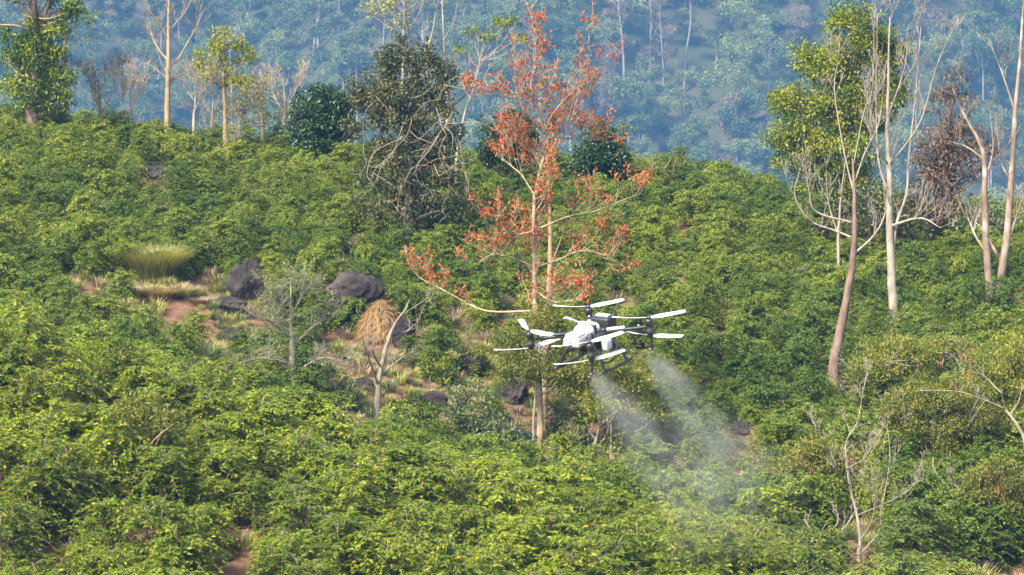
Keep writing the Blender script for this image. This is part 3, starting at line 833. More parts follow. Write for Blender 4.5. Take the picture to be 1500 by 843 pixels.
tree("leaning_tree", "slender leaning tree with flat light green leaf sprays behind the red-leaved tree", "tree", 672, d_v + 9,
     [(668, 240), (680, 170), (697, 120), (706, 70)], 0.06, M_white_bark, limbs=[[(700, 105), (722, 62), (745, 45)], [(697, 120), (685, 90), (675, 78)]], seed=27, leaf=M_yellowgreen, per=50, cl=(0.22, 20), lf=(0.15, 0.05), flat=0.4,
     blobs=[(700, 45, 22, 6), (728, 36, 18, 5), (680, 75, 12, 6), (745, 30, 22, 6), (715, 55, 14, 5), (760, 60, 12, 8)])

# --- trees in the middle hollow
d_f = hit(429, 576, 0.2, lo=86)
tree("feathery_grey_tree", "slim pale-trunked tree with thin grey-green feathery foliage below the rocks", "tree", 430, d_f,
     [(429, 560), (428, 497), (426, 463), (426, 405)], 0.115, M_grey_bark,
     limbs=[[(428, 545), (470, 525), (505, 530)], [(428, 540), (390, 520), (355, 522)], [(428, 510), (460, 480), (490, 470)], [(427, 500), (398, 468), (375, 455)], [(426, 460), (445, 430), (455, 415)], [(426, 470), (408, 435), (398, 420)]],
     seed=28, twig=dict(n=9, ln=0.75, kids=(6, 4), minr=0.006, trunk=14, start=0.2, up=0.2, spread=0.9), leaf=M_sage, tip_leaf=(2, 0.26, 0.16), lf=(0.09, 0.016), rnd0=0.7)
d_k = hit(552, 599, 0.2, lo=86)
tree("forked_dead_tree", "dead grey forked tree leaning over beside the straw heap", "tree", 552, d_k,
     [(553, 590), (556, 553), (565, 510), (577, 479), (593, 454), (600, 440)], 0.095, M_grey_bark,
     limbs=[[(556, 560), (547, 540), (540, 515), (534, 490), (538, 465)], [(558, 545), (550, 520), (547, 505)], [(590, 458), (615, 448), (632, 442)], [(577, 480), (590, 490), (612, 475)], [(556, 550), (580, 535), (597, 528)]],
     seed=29, twig=dict(n=5, ln=0.6, kids=(4, 2), minr=0.006))
d_c = hit(860, 695, 0.2, lo=84)
tree("crooked_small_tree", "small crooked pale-stemmed tree with yellow-green tufts under the drone", "tree", 858, d_c,
     [(860, 690), (868, 660), (876, 635), (880, 610)], 0.07, M_grey_bark, limbs=[[(866, 665), (885, 645), (893, 628)], [(864, 670), (845, 650), (836, 632)]], seed=30, twig=dict(n=5, ln=0.6, kids=(3, 2)),
     leaf=M_feather, per=34, cl=(0.22, 26), lf=(0.1, 0.025), blobs=[(885, 598, 36, 16), (905, 655, 34, 12), (840, 625, 18, 12)])

# --- lower right: feathery pod trees and white bare shrubs
d_l = hit(1258, 822, 0.1, lo=66)
tree("white_branched_tree", "leafless white shrubby tree with many upswept stems at the foot of the slope", "tree", 1258, d_l,
     [(1258, 815), (1260, 785), (1254, 747), (1245, 713), (1240, 680)], 0.06, M_white_bark,
     limbs=[[(1260, 812), (1288, 777), (1289, 747), (1297, 704), (1301, 661), (1297, 626)], [(1260, 790), (1275, 760), (1278, 720), (1270, 690)], [(1250, 740), (1239, 657), (1258, 622), (1267, 579), (1276, 549)],
            [(1245, 715), (1222, 680), (1200, 640), (1185, 610)], [(1288, 750), (1315, 730), (1340, 712), (1352, 680)], [(1242, 690), (1262, 660), (1268, 625)]],
     seed=31, twig=dict(n=7, ln=0.75, kids=(5, 3), minr=0.006))
tree("white_branched_tree", "small white leafless shrub beside the upswept white tree", "tree", 1203, d_l - 1.0,
     [(1202, 822), (1198, 790), (1211, 764)], 0.04, M_white_bark, limbs=[[(1202, 808), (1237, 773), (1254, 747)], [(1207, 800), (1225, 770), (1228, 752)], [(1199, 795), (1185, 775)]], seed=32, twig=dict(n=4, ln=0.45, kids=(3, 2), minr=0.006))
FEA = dict(lf=(0.095, 0.02), cl=(0.34, 84), leaf=M_feather, flat=0.55, rnd0=0.6, blob_limbs=0.15)
POD_TREES = [
    (1180, 745, [(1150, 690, 50, 24), (1195, 665, 44, 20), (1215, 715, 50, 26), (1160, 735, 40, 22), (1230, 675, 40, 16)], (1160, 655, 1245, 705), 16, "feathery pod-bearing shrub in front of the upswept white tree"),
    (1470, 790, [(1470, 700, 52, 26), (1440, 735, 40, 26), (1495, 745, 46, 34), (1470, 775, 52, 26), (1420, 770, 30, 18)], (1440, 685, 1500, 745), 34, "dark feathery tree hung with brown seed pods above the rock"),
    (1370, 690, [(1340, 590, 46, 20), (1390, 575, 50, 20), (1360, 625, 52, 24), (1420, 610, 40, 22), (1310, 610, 30, 18), (1395, 655, 46, 22), (1335, 660, 36, 20)], (1330, 520, 1420, 600), 6, "light feathery tree with tangled pale twigs right of the upswept white tree"),
    (1470, 660, [(1450, 530, 50, 20), (1490, 560, 44, 24), (1440, 570, 34, 18), (1475, 610, 46, 24), (1500, 510, 34, 18)], (1440, 495, 1500, 540), 10, "loose feathery tree below the twin bare trunks"),
    (1300, 600, [(1300, 510, 46, 16), (1345, 515, 44, 16), (1280, 540, 40, 16), (1325, 550, 50, 18), (1390, 510, 40, 16)], (1330, 495, 1420, 530), 12, "low feathery thicket below the white-barked bare tree"),
    (1060, 830, [(1000, 800, 40, 20), (1060, 790, 46, 18), (1110, 800, 46, 20), (1150, 815, 44, 18), (1030, 825, 46, 16)], (880, 800, 990, 835), 22, "low feathery shrub with brown pods at the end of the front slope")]
for i, (px, py, bl, pb, npod, lab) in enumerate(POD_TREES):
    dd = hit(px, py, 0.3, lo=66)
    top = min(b[1] for b in bl)
    tree("feathery_pod_tree", lab, "tree", px, dd, [(px, py - 10), (px - 5, (py + top) / 2), (px, top + 10)], 0.08, M_grey_bark, seed=40 + i, per=54, pods=(npod, pb),
         limbs=[[(px, py - 20), (px - 40, (py + top) / 2 - 5), (px - 70, top + 15)], [(px, py - 20), (px + 35, (py + top) / 2), (px + 62, top + 12)]], twig=dict(n=5, ln=0.8, kids=(4, 2), minr=0.006), blobs=bl, **FEA)

tree("dead_leaning_limb", "dead pale limb slanting through the feathery foliage", "dead tree", 1462, hit(1462, 775, 0.3, lo=70), [(1456, 764), (1400, 725), (1370, 691), (1366, 670)], 0.055, M_white_bark,
     limbs=[[(1400, 725), (1390, 700), (1392, 682)]], seed=60, twig=dict(n=3, ln=0.4, kids=(2,)))
tree("dead_leaning_limb", "dead pale crooked stem rising out of the feathery tree", "dead tree", 1503, hit(1503, 680, 0.3, lo=74), [(1502, 650), (1488, 620), (1474, 600), (1465, 570)], 0.06, M_white_bark,
     limbs=[[(1480, 608), (1492, 590), (1498, 570)], [(1474, 600), (1440, 585), (1400, 572), (1345, 570)], [(1466, 575), (1440, 550), (1425, 545)]], seed=61, twig=dict(n=4, ln=0.5, kids=(3,)))

# --- grey-green shrubs in the hollow
SHRUBS = [(690, 640, [(690, 600, 34, 40), (670, 625, 30, 24), (712, 625, 30, 24)], M_sage, "soft grey-green shrub among the rocks in the hollow"),
          (735, 655, [(735, 640, 34, 14), (760, 648, 26, 12)], M_dark, "low dark green shrub at the foot of the tan trunk"),
          (640, 560, [(640, 535, 26, 22), (655, 552, 20, 16)], M_coffee_far, "blue-green leafy shrub right of the forked dead tree"),
          (600, 615, [(600, 598, 28, 18), (622, 606, 20, 14)], M_coffee_far, "leafy green shrub at the lower end of the hollow"),
          (480, 590, [(475, 560, 30, 26), (500, 575, 20, 16)], M_sage, "grey-green shrub beside the slim feathery tree"),
          (350, 585, [(350, 560, 40, 22), (385, 572, 30, 18)], M_sage, "grey-green shrub under the small dark rock"),
          (820, 640, [(815, 610, 26, 20), (838, 640, 26, 16)], M_sage, "grey-green shrub right of the tan trunk"),
          (930, 640, [(930, 600, 30, 22), (905, 625, 26, 14)], M_feather, "yellow-green shrub behind the spray"),
          (700, 410, [(700, 400, 30, 20)], M_feather, "olive shrub above the fallen pale limb")]
for i, (px, py, bl, lm, lab) in enumerate(SHRUBS):
    dd = hit(px, py, 0.1, lo=85)
    tree("hollow_shrub", lab, "shrub", px, dd, [(px, py - 8), (px + 3, py - 25)], 0.03, M_grey_bark, seed=70 + i, leaf=lm, per=46, cl=(0.22, 34), lf=(0.11, 0.032), blobs=bl, sides=6)

# --- small pale-stemmed sapling on the front slope
d_s = hit(193, 745, 0.0, lo=64)
tree("slope_sapling", "thin bare-stemmed sapling over the red soil gap of the front slope", "tree", 193, d_s, [(195, 725), (205, 690), (210, 665), (200, 630)], 0.035, M_tan_bark, limbs=[[(205, 690), (222, 660), (228, 640)]], seed=85,
     leaf=M_feather, per=34, cl=(0.22, 34), lf=(0.11, 0.025), blobs=[(195, 605, 46, 18), (230, 615, 40, 16), (215, 595, 30, 12)], sides=6, blob_limbs=0.04, twig=dict(n=3, ln=0.4, kids=(2,)))

def hillside_weeds():
    g = np.random.default_rng(55)
    src = [c for o in bpy.data.objects if o.name.startswith("hollow_shrub") for c in o.children if c.name.startswith("crown")]
    n = 130
    y = g.uniform(88, 126, n); x = g.uniform(-1, 1, n) * y * 0.155
    P = np.c_[x, y, height(x, y) + 0.1]
    scatter_stuff("hillside_weeds", P, g.uniform(0, 6.28, n), g.uniform(0.25, 0.5, n), src, "olive and grey-green weeds growing up between the coffee bushes", "weeds", seed=14)
hillside_weeds()

# hanging dry vines on the creeper-hung tree (parts of it)
def hanging_vines():
    name, b, sc = CREEP
    root = [o for o in bpy.data.objects if o.name.startswith(name)][0]
    g = np.random.default_rng(7)
    for k in range(26):
        px, py = g.uniform(530, 680), g.uniform(110, 240)
        p = at(px, py, FPX / sc) - b + np.array([0, g.uniform(-1.7, -0.4), 0])
        q = [p]
        d = np.array([g.normal(0, 0.5), g.normal(0, 0.2), -0.4])
        for s in range(7):
            d = unit(d + g.normal(0, 0.45, 3) + np.array([0, 0, -0.25]))
            q.append(q[-1] + d * g.uniform(0.25, 0.5))
        mb = MB(); qq = smooth_path(q, 20)
        tube(mb, qq, np.linspace(0.016, 0.008, len(qq)), 4)
        twigs(mb, g, qq, np.full(len(qq), 0.02), 1, 4, 0.5, [], up=-0.1, spread=0.9, minr=0.007, kids=(3,))
        link("hanging_vine", mb.mesh("hanging_vine", M_straw if k % 2 else M_grey_bark, True), root)
hanging_vines()

# ------------------------------------------------------------------ rocks, straw, grass
def rock(px, py, w, h, label, seed, depth=0.8, lo=84):
    g = np.random.default_rng(seed)
    d = hit(px, py, 0.0, lo=lo)
    b = ground_at(px, d); sc = FPX / project(b)[2]
    import bmesh
    bm = bmesh.new()
    bmesh.ops.create_icosphere(bm, subdivisions=4, radius=1.0)
    cuts = [(unit(g.normal(0, 1, 3)), g.uniform(0.55, 0.9)) for _ in range(9)]
    ph = g.uniform(0, 6, 6)
    for v in bm.verts:
        p = np.array(v.co)
        for nrm, lim in cuts:
            e = p @ nrm - lim
            if e > 0:
                p = p - nrm * e * 0.9
        q = p * 1.0
        p = p * (1 + 0.06 * math.sin(5 * q[0] + ph[0]) * math.sin(4.3 * q[1] + ph[1]) + 0.06 * math.sin(9 * q[2] + 4 * q[0] + ph[2]) + 0.05 * math.sin(15 * q[0] + 13 * q[1] + ph[3]) * math.sin(17 * q[2] + ph[4]))
        p = p + g.normal(0, 0.016, 3)
        v.co = Vector(p * np.array([w / 2, w / 2 * depth, h * 0.62]) / sc + np.array([0, 0, h * 0.36 / sc]))
    me = bpy.data.meshes.new("boulder"); bm.to_mesh(me); bm.free()
    me.materials.append(M_rock)
    o = link("boulder", me, loc=b, label=label, category="rock")
    o["group"] = "dark boulders on the hillside"
    return b, sc

rock(224, 268, 58, 28, "small rounded dark boulder high on the slope among coffee bushes", 1)
rock(364, 445, 56, 68, "tall upright near-black boulder beside the grass tussock clearing", 2)
rock(335, 455, 60, 22, "low dark boulder at the foot of the tall upright boulder", 3)
rock(170, 437, 56, 30, "dark boulder next to the heap of dry grass", 4)
rock(522, 470, 92, 72, "largest dark boulder, half covered with grey dry brush", 5)
rock(490, 480, 40, 36, "dark stone leaning against the largest boulder", 6)
rock(338, 508, 50, 26, "small dark boulder low in the coffee below the clearing", 7)
rock(530, 580, 40, 26, "grey stone in the grass near the forked dead tree", 8)
rock(636, 600, 40, 26, "weathered stone right of the forked dead tree", 9)
rock(688, 552, 44, 36, "dark rounded boulder behind the grey-green shrub", 10)
rock(745, 590, 60, 34, "broad dark stone left of the tan trunk", 11)
rock(590, 510, 40, 44, "dark rock face under the leaning dead stem", 12)
rock(765, 650, 54, 26, "brown stone at the foot of the red-leaved tree", 13)
rock(1440, 842, 56, 34, "dark boulder below the feathery tree with pods", 14, lo=66)
rock(640, 478, 34, 16, "shaded rock in the coffee right of the straw heap", 15)
rock(1085, 640, 40, 26, "dark stone poking out among bushes beyond the spray", 16)

def tuft_mesh(g, n, rad, h, mat, lean=0.5, w=0.012, name="blades", flatten=0.0):
    mb = MB()
    a = g.uniform(0, 6.28, n); r = rad * np.sqrt(g.random(n)) * 0.55
    p0 = np.stack([r * np.cos(a), r * np.sin(a), np.full(n, -0.03)], 1)
    a2 = a + g.normal(0, 0.5, n)
    ln = h * g.uniform(0.55, 1.15, n); le = lean * g.uniform(0.2, 1.1, n)
    o = np.stack([np.cos(a2), np.sin(a2), np.zeros(n)], 1)
    s = np.stack([-np.sin(a2), np.cos(a2), np.zeros(n)], 1)
    up = np.array([0, 0, 1.0])
    p1 = p0 + up * ln[:, None] * (0.55 - flatten * 0.4) + o * (ln * le * 0.35)[:, None]
    p2 = p0 + up * ln[:, None] * (0.92 - flatten * 0.75) + o * (ln * le)[:, None]
    W = w * g.uniform(0.7, 1.3, n)[:, None]
    V = np.stack([p0 - s * W, p0 + s * W, p1 + s * W * 0.8, p1 - s * W * 0.8, p2], 1).reshape(-1, 3)
    b = np.arange(n)[:, None] * 5
    rn = np.repeat(g.random(n), 5)
    mb.v.append(V); mb.r.append(rn); base = mb.n; mb.n += len(V)
    mb.f.append(b + np.array([[0, 1, 2, 3]])); mb.f.append(b + np.array([[3, 2, 4]]))
    return mb.mesh(name, mat)

g0 = np.random.default_rng(21)
def tuft(px, py, rad, h, n, mat, name, label, category, lo=84, lean=0.6, w=0.012, flatten=0.0):
    d = hit(px, py, 0.0, lo=lo)
    b = ground_at(px, d)
    return link(name, tuft_mesh(g0, n, rad, h, mat, lean, w, flatten=flatten), loc=b, label=label, category=category)
tuft(225, 408, 1.2, 1.1, 2600, M_grass, "grass_tussock", "big pale green grass tussock on the rocky clearing", "grass", lean=1.0)
tuft(232, 436, 1.25, 0.75, 2200, M_straw, "dry_grass_heap", "flattened heap of bleached dry grass below the green tussock", "dry grass", lean=1.1, flatten=0.6)
tuft(300, 445, 0.7, 0.4, 700, M_straw, "dry_grass_heap", "small patch of bleached dry grass beside the tall upright boulder", "dry grass", lean=1.2, flatten=0.6)
tuft(505, 425, 0.9, 0.9, 500, M_straw, "dry_brush", "grey dry brush lying over the largest boulder", "dry brush", lean=1.2, flatten=0.2)
tuft(640, 500, 0.7, 0.6, 600, M_straw, "dry_grass_heap", "bleached dry grass behind the forked dead tree", "dry grass", lean=1.0, flatten=0.4)
for k, (px, py) in enumerate([(962, 232), (978, 226)]):
    d = 127
    b = ground_at(px, d)
    link("plume_grass", tuft_mesh(g0, 34, 0.3, 1.9, M_straw, 0.55, 0.009), loc=b, label="tall dry yellow plume grass standing on the crest line", category="grass", group="plume grass on the crest")

# straw heap: a solid cone with strands
def straw_heap():
    d = hit(558, 494, 0.0, lo=84); b = ground_at(558, d); sc = FPX / project(b)[2]
    root = thing("straw_heap", "golden straw heap with pointed top beside the largest boulder", "straw heap", b)
    g = np.random.default_rng(4); mb = MB()
    hh, rr = 56 / sc, 32 / sc
    n, s = 10, 22
    t = np.linspace(0, 1, n)
    th = np.arange(s) * 2 * math.pi / s
    rad = rr * (1 - t ** 2.2) + 0.02
    V = np.stack([rad[:, None] * np.cos(th), rad[:, None] * np.sin(th), np.repeat((t * hh)[:, None] - 0.1, s, 1)], -1) + g.normal(0, 0.03, (n, s, 3))
    i = np.arange(n - 1)[:, None] * s; j = np.arange(s)[None]
    F = np.stack([i + j, i + (j + 1) % s, i + s + (j + 1) % s, i + s + j], -1).reshape(-1, 4)
    mb.add(V.reshape(-1, 3), F, 0.4)
    link("mound", mb.mesh("mound", M_straw_gold, True), root)
    mb = MB(); m = 2600
    tt = g.random(m); a = g.uniform(0, 6.28, m); r_ = rr * (1 - tt ** 2.2) + 0.04
    P = np.stack([r_ * np.cos(a), r_ * np.sin(a), tt * hh], 1)
    D = np.stack([np.cos(a) * 0.5, np.sin(a) * 0.5, -np.ones(m)], 1) + g.normal(0, 0.4, (m, 3))
    leaves(mb, P, D, np.stack([np.cos(a), np.sin(a), np.full(m, 0.5)], 1), 0.26, 0.012, g, 0.1)
    link("strands", mb.mesh("strands", M_straw_gold), root, kind="stuff")
straw_heap()

# weathered post / stump
def stump():
    d = hit(1317, 850, 0.0, lo=64); b = ground_at(1317, d); sc = FPX / project(b)[2]
    mb = MB(); h = 62 / sc
    z = np.array([-0.2, 0, 0.25, 0.5, 0.8, 0.92, 1.0]) * h
    pts = np.stack([0.02 * np.sin(z * 3), 0.015 * np.cos(z * 4), z], 1)
    tube(mb, pts, np.array([0.085, 0.08, 0.07, 0.068, 0.07, 0.1, 0.085]), 9)
    root = thing("dead_stump", "weathered grey post-like stump with knobbly top in the bushes", "stump", b)
    link("trunk", mb.mesh("stump_trunk", M_brown_bark, True), root)
    for sx in (-1, 1):
        mb = MB(); tube(mb, np.array([[0, 0, h * 0.88], [0.06 * sx, 0.01, h * 1.0], [0.10 * sx, 0.0, h * 1.1]]), [0.05, 0.04, 0.02], 6)
        link("knob", mb.mesh("knob", M_brown_bark, True), root)
stump()

# scrap of blue litter on the red soil
def litter():
    d = hit(113, 694, 0.5, lo=64); b = ground_at(113, d)
    g = np.random.default_rng(8); n = 7
    X, Y = np.meshgrid(np.linspace(-0.16, 0.16, n), np.linspace(-0.14, 0.14, n))
    Z = 0.08 + 0.06 * g.random((n, n)) + 0.05 * np.sin(X * 22) * np.cos(Y * 18)
    top = np.stack([X, Y, Z], -1).reshape(-1, 3)
    i = np.arange(n - 1)[:, None] * n; j = np.arange(n - 1)[None]
    F = np.stack([i + j, i + j + 1, i + n + j + 1, i + n + j], -1).reshape(-1, 4)
    mb = MB(); mb.add(np.r_[top, top - [0, 0, 0.012]], np.r_[F, F[:, ::-1] + n * n])
    link("plastic_scrap", mb.mesh("plastic_scrap", plain("blue_plastic", (0.22, 0.36, 0.5), 0.4)), loc=b + np.array([0, 0, 0.35]), label="crumpled pale blue plastic scrap caught in a bush above red soil", category="litter")
litter()

# weeds and dry grass over the open ground (nobody could count them)
def weeds():
    g = np.random.default_rng(31)
    src = []
    d0 = ground_at(300, 96)
    for k, mt in enumerate((M_grass, M_grass, M_straw, M_sage)):
        b = ground_at(220 + 90 * k, 97 + k)
        src.append(link("grass_clump", tuft_mesh(g, 130, 0.4, 0.42, mt, 0.9, 0.011), loc=b, label=["low green grass clump in the rocky clearing", "low green grass clump in the rocky clearing", "low dry grass clump in the rocky clearing", "low grey-green weed clump in the rocky clearing"][k], category="grass", group="grass clumps in the rocky clearing"))
    n = 9000
    y = g.uniform(66, 132, n); x = g.uniform(-1, 1, n) * (y * 0.152 + 5)
    P = np.c_[x, y, height(x, y)]
    px, py, w = project(P)
    clear = np.zeros(n, bool)
    for (a, b, c, d, pr) in CLEAR:
        clear |= ((px - a) / (c * 1.2)) ** 2 + ((py - 10 - b) / (d * 1.3)) ** 2 < 1
    nearsoil = (y < 84)
    kp = (clear & (g.random(n) < np.where(nearsoil, 0.5, 1.0))) | (g.random(n) < 0.18)
    P = P[kp]
    scatter_stuff("undergrowth", P, g.uniform(0, 6.28, len(P)), g.uniform(0.35, 1.0, len(P)), src, "low grass and weeds covering the open ground between bushes", "grass", seed=9)
weeds()

# ------------------------------------------------------------------ far forest
def forest_tree(seed, kind):
    g = np.random.default_rng(seed)
    H = g.uniform(13, 18)
    tr, fol = MB(), MB()
    tp = np.array([[0, 0, -1.5]] + [[g.normal(0, 0.25), g.normal(0, 0.25), H * t] for t in (0.3, 0.6, 0.95)])
    pth = smooth_path(tp, 10)
    tube(tr, pth, np.linspace(0.26, 0.06, len(pth)), 6)
    tips = []
    rr = np.linspace(0.22, 0.06, len(pth))
    twigs(tr, g, pth, rr, 0, 12, 4.2, tips, up=0.25, spread=0.9, start=0.35 if kind != 'tall' else 0.7, minr=0.03, kids=(4,))
    if kind != 'bare':
        C = []
        for k in range(int(g.integers(8, 13))):
            t = g.uniform(0.4 if kind == 'full' else 0.72, 1.0)
            a = g.uniform(0, 6.28); r = g.uniform(0.6, 3.6) * (1.25 - 0.6 * abs(t - 0.7) / 0.3 * 0.5)
            C.append([r * math.cos(a), r * math.sin(a), H * t])
        C.append([0, 0, H])
        for c in C:
            R0 = g.uniform(1.2, 2.1)
            for q in range(9):
                v = unit(g.normal(0, 1, 3)) * R0 * g.uniform(0.4, 1.0) * np.array([1, 1, 0.65])
                clump(fol, g, np.array(c) + v, g.uniform(0.6, 1.0), 44, 0.32, 0.10, 0.3, 0.6, rnd0=np.clip(0.5 + g.normal(0, 0.1), 0.1, 0.9))
    return tr, fol

FV = []
for i in range(7):
    FV.append(('full', *forest_tree(300 + i, 'full')))
for i in range(2):
    FV.append(('tall', *forest_tree(320 + i, 'tall')))
for i in range(2):
    FV.append(('bare', *forest_tree(330 + i, 'bare')))
for i in range(2):
    FV.append(('dry', *forest_tree(340 + i, 'full')))
FM = []
for kd, tr, fol in FV:
    mt = M_grey_bark if kd != 'bare' else M_white_bark
    FM.append((kd, tr.mesh("forest_trunk", mt, True), fol.mesh("forest_crown", M_forestdry if kd == 'dry' else M_forestleaf) if fol.n else None))

gf = np.random.default_rng(77)
cells = []
for y in np.arange(820, 1330, 10.0):
    half = 0.16 * y + 100
    for x in np.arange(-half, half, 10.0):
        if gf.random() < 0.9:
            cells.append((x + gf.normal(0, 3.4), y + gf.normal(0, 3.4)))
cells = np.array(cells)
FP = np.c_[cells, height(cells[:, 0], cells[:, 1])]
fpx, fpy, fw = project(FP + np.array([0, 0, 18]))
vis = (fpx > -10) & (fpx < 1510) & (fpy > -20) & (fpy < 250)
FLAB = {'tall': "tall pale-trunked tree standing out in the hazy far forest", 'bare': "leafless pale tree standing out in the hazy far forest",
        'dry': "dry brown-crowned tree in the hazy far forest", 'full': "leafy blue-green tree crown in the hazy far forest"}
vi = np.where(vis)[0]
gf.shuffle(vi)
solo_f = np.zeros(len(FP), bool)
quota = {'full': 34, 'tall': 14, 'bare': 12, 'dry': 12}
idx = 0
fproto = {}
for kd, q in quota.items():
    opts = [k for k, f in enumerate(FM) if f[0] == kd]
    for j in range(q):
        i = vi[idx]; idx += 1
        solo_f[i] = True
        k = opts[j % len(opts)]
        o = thing("forest_tree", FLAB[kd], "tree", FP[i], "%s trees of the far forest" % {'full': 'leafy', 'tall': 'pale-trunked', 'bare': 'leafless', 'dry': 'dry brown'}[kd])
        s = gf.uniform(1.2, 2.0) * (1.2 if kd in ('tall', 'bare') else 1.0)
        o.scale = (s * 0.85, s * 0.85, s); o.rotation_euler = (gf.normal(0, 0.04), gf.normal(0, 0.04), gf.uniform(0, 6.28))
        t_ = link("trunk", FM[k][1], o)
        c_ = link("crown", FM[k][2], o) if FM[k][2] else None
        if kd in ('full', 'dry'):
            fproto.setdefault(k, c_)
mf = ~solo_f
srcs = [fproto[k] for k in sorted(fproto) if FM[k][0] == 'full'] * 2 + [fproto[k] for k in sorted(fproto) if FM[k][0] == 'dry'][:1]
scatter_stuff("far_forest", FP[mf], gf.uniform(0, 6.28, mf.sum()), gf.uniform(0.7, 2.1, mf.sum()), srcs, "hazy blue-green forest covering the far mountainside", "forest", tilt=0.04, seed=12)

# ------------------------------------------------------------------ spraying drone
def drone():
    half = 1.1
    sc = 80.0
    d = FPX / sc
    ctr = at(864, 488, d)
    cr, cu, cf = np.array([1.0, 0, 0]), np.array([0, SP, CP]), np.array([0, -CP, SP])     # right, up, toward camera
    ex = unit(cr * 175 + cu * 19 + cf * 7.7)
    ey = unit(cr * 2 + cu * 50 - cf * 169)
    ey = unit(ey - ex * (ex @ ey))
    ez = np.cross(ex, ey)
    Z0 = 0.62                      # motor plane above skids
    org = ctr - ez * Z0
    root = thing("spray_drone", "white and black four-armed crop spraying drone hovering with eight pale propellers", "drone", org)
    root.rotation_euler = Matrix(np.stack([ex, ey, ez], 1).tolist()).to_euler()
    W = plain("drone_white", (0.52, 0.53, 0.54), 0.32, noise=0.05)
    G = plain("drone_grey", (0.24, 0.25, 0.26), 0.4, noise=0.08)
    K = plain("drone_black", (0.018, 0.018, 0.02), 0.42)
    B = plain("blade_white", (0.46, 0.48, 0.45), 0.45, noise=0.06)
    GL = plain("lens_glass", (0.01, 0.012, 0.015), 0.06, spec=0.8)
    import bmesh
    def rbox(name, c, size, ang, mat, bev=0.06, parent=root, taper=0.0, tilt=0.0, seg=3):
        bm = bmesh.new()
        bmesh.ops.create_cube(bm, size=1.0)
        for v in bm.verts:
            v.co.x *= size[0]; v.co.y *= size[1]; v.co.z *= size[2]
            if v.co.z > 0 and taper:
                v.co.x *= 1 - taper; v.co.y *= 1 - taper
        bmesh.ops.bevel(bm, geom=bm.edges[:] + bm.verts[:], offset=bev, segments=seg, profile=0.5, affect='EDGES')
        bmesh.ops.transform(bm, matrix=Matrix.Translation(Vector(c)) @ Matrix.Rotation(ang, 4, 'Z'), verts=bm.verts)
        me = bpy.data.meshes.new(name); bm.to_mesh(me); bm.free()
        me.materials.append(mat)
        for p in me.polygons:
            p.use_smooth = True
        return link(name, me, parent)
    def tb(name, pts, r, mat, parent=root, sides=10, n=14):
        mb = MB(); q = smooth_path(pts, n)
        rad = np.interp(np.linspace(0, 1, len(q)), np.linspace(0, 1, len(np.atleast_1d(r))), np.atleast_1d(r))
        tube(mb, q, rad, sides)
        return link(name, mb.mesh(name, mat, True), parent)
    def lathe(name, prof, c, mat, parent, axis=(0, 0, 1), sides=20):
        mb = MB(); th = np.arange(sides) * 2 * math.pi / sides
        prof = np.array(prof)
        V = np.stack([prof[:, :1] * np.cos(th), prof[:, :1] * np.sin(th), np.repeat(prof[:, 1:], sides, 1)], -1).reshape(-1, 3)
        n = len(prof)
        i = np.arange(n - 1)[:, None] * sides; j = np.arange(sides)[None]
        mb.add(V, np.stack([i + j, i + (j + 1) % sides, i + sides + (j + 1) % sides, i + sides + j], -1).reshape(-1, 4))
        return link(name, mb.mesh(name, mat, True), parent, loc=c)
    def blade(parent, hub, ang, cone=0.05):
        """one propeller blade, at rest"""
        n = 14
        t = np.linspace(0.06, 1, n); L = 0.69
        chord = np.interp(t, [0.06, 0.12, 0.3, 0.7, 0.95, 1.0], [0.04, 0.07, 0.12, 0.125, 0.13, 0.10])
        tw = np.interp(t, [0, 0.3, 1], [0.5, 0.34, 0.12])
        off = np.interp(t, [0, 0.3, 1], [0, 0.012, -0.02])
        up, dn = [], []
        V = []
        for k in range(n):
            u = np.linspace(-0.5, 0.5, 5)
            th = 0.014 * (1 - (2 * u) ** 2) * (1.1 - t[k]) + 0.0015
            yy = u * chord[k] * math.cos(tw[k]) + off[k]
            zz = u * chord[k] * math.sin(tw[k]) + t[k] ** 2 * L * cone
            V.append(np.r_[np.stack([np.full(5, t[k] * L), yy, zz + th], 1), np.stack([np.full(5, t[k] * L), yy, zz - th * 0.5], 1)[::-1]])
        V = np.array(V)
        s = 10
        i = np.arange(n - 1)[:, None] * s; j = np.arange(s)[None]
        F = np.stack([i + j, i + (j + 1) % s, i + s + (j + 1) % s, i + s + j], -1).reshape(-1, 4)
        mb = MB(); mb.add(V.reshape(-1, 3), F)
        mb.f.append(np.array([list(range(s))[::-1]])); mb.f.append(np.array([[(n - 1) * s + q for q in range(s)]]))
        return link("rotor_blade", mb.mesh("rotor_blade", B, True), parent, loc=hub, rot=(0, 0, ang))
    # propeller directions read off the photo, in the drone's own plane
    def ang_of(dx, dy):
        A = np.array([[0.994, 0.011], [-0.108, -0.284]]) 
        c, s = np.linalg.solve(A, [dx, dy])
        return math.atan2(s, c)
    motors = {'R': (half, 0), 'L': (-half, 0), 'B': (0, half), 'F': (0, -half)}
    tips = {'L': [[(-22, -22), (55, 12)], [(-52, 5), (44, -14)]], 'B': [[(-51, 1), (48, -8)], [(-48, -9), (45, 11)]],
            'R': [[(-55, 2), (55, -8)], [(-38, -4), (34, 2)]], 'F': [[(-54, 9), (52, -13)], [(-53, 9), (54, -14)]]}
    ua = math.atan2(-0.80, -0.60)        # nose direction
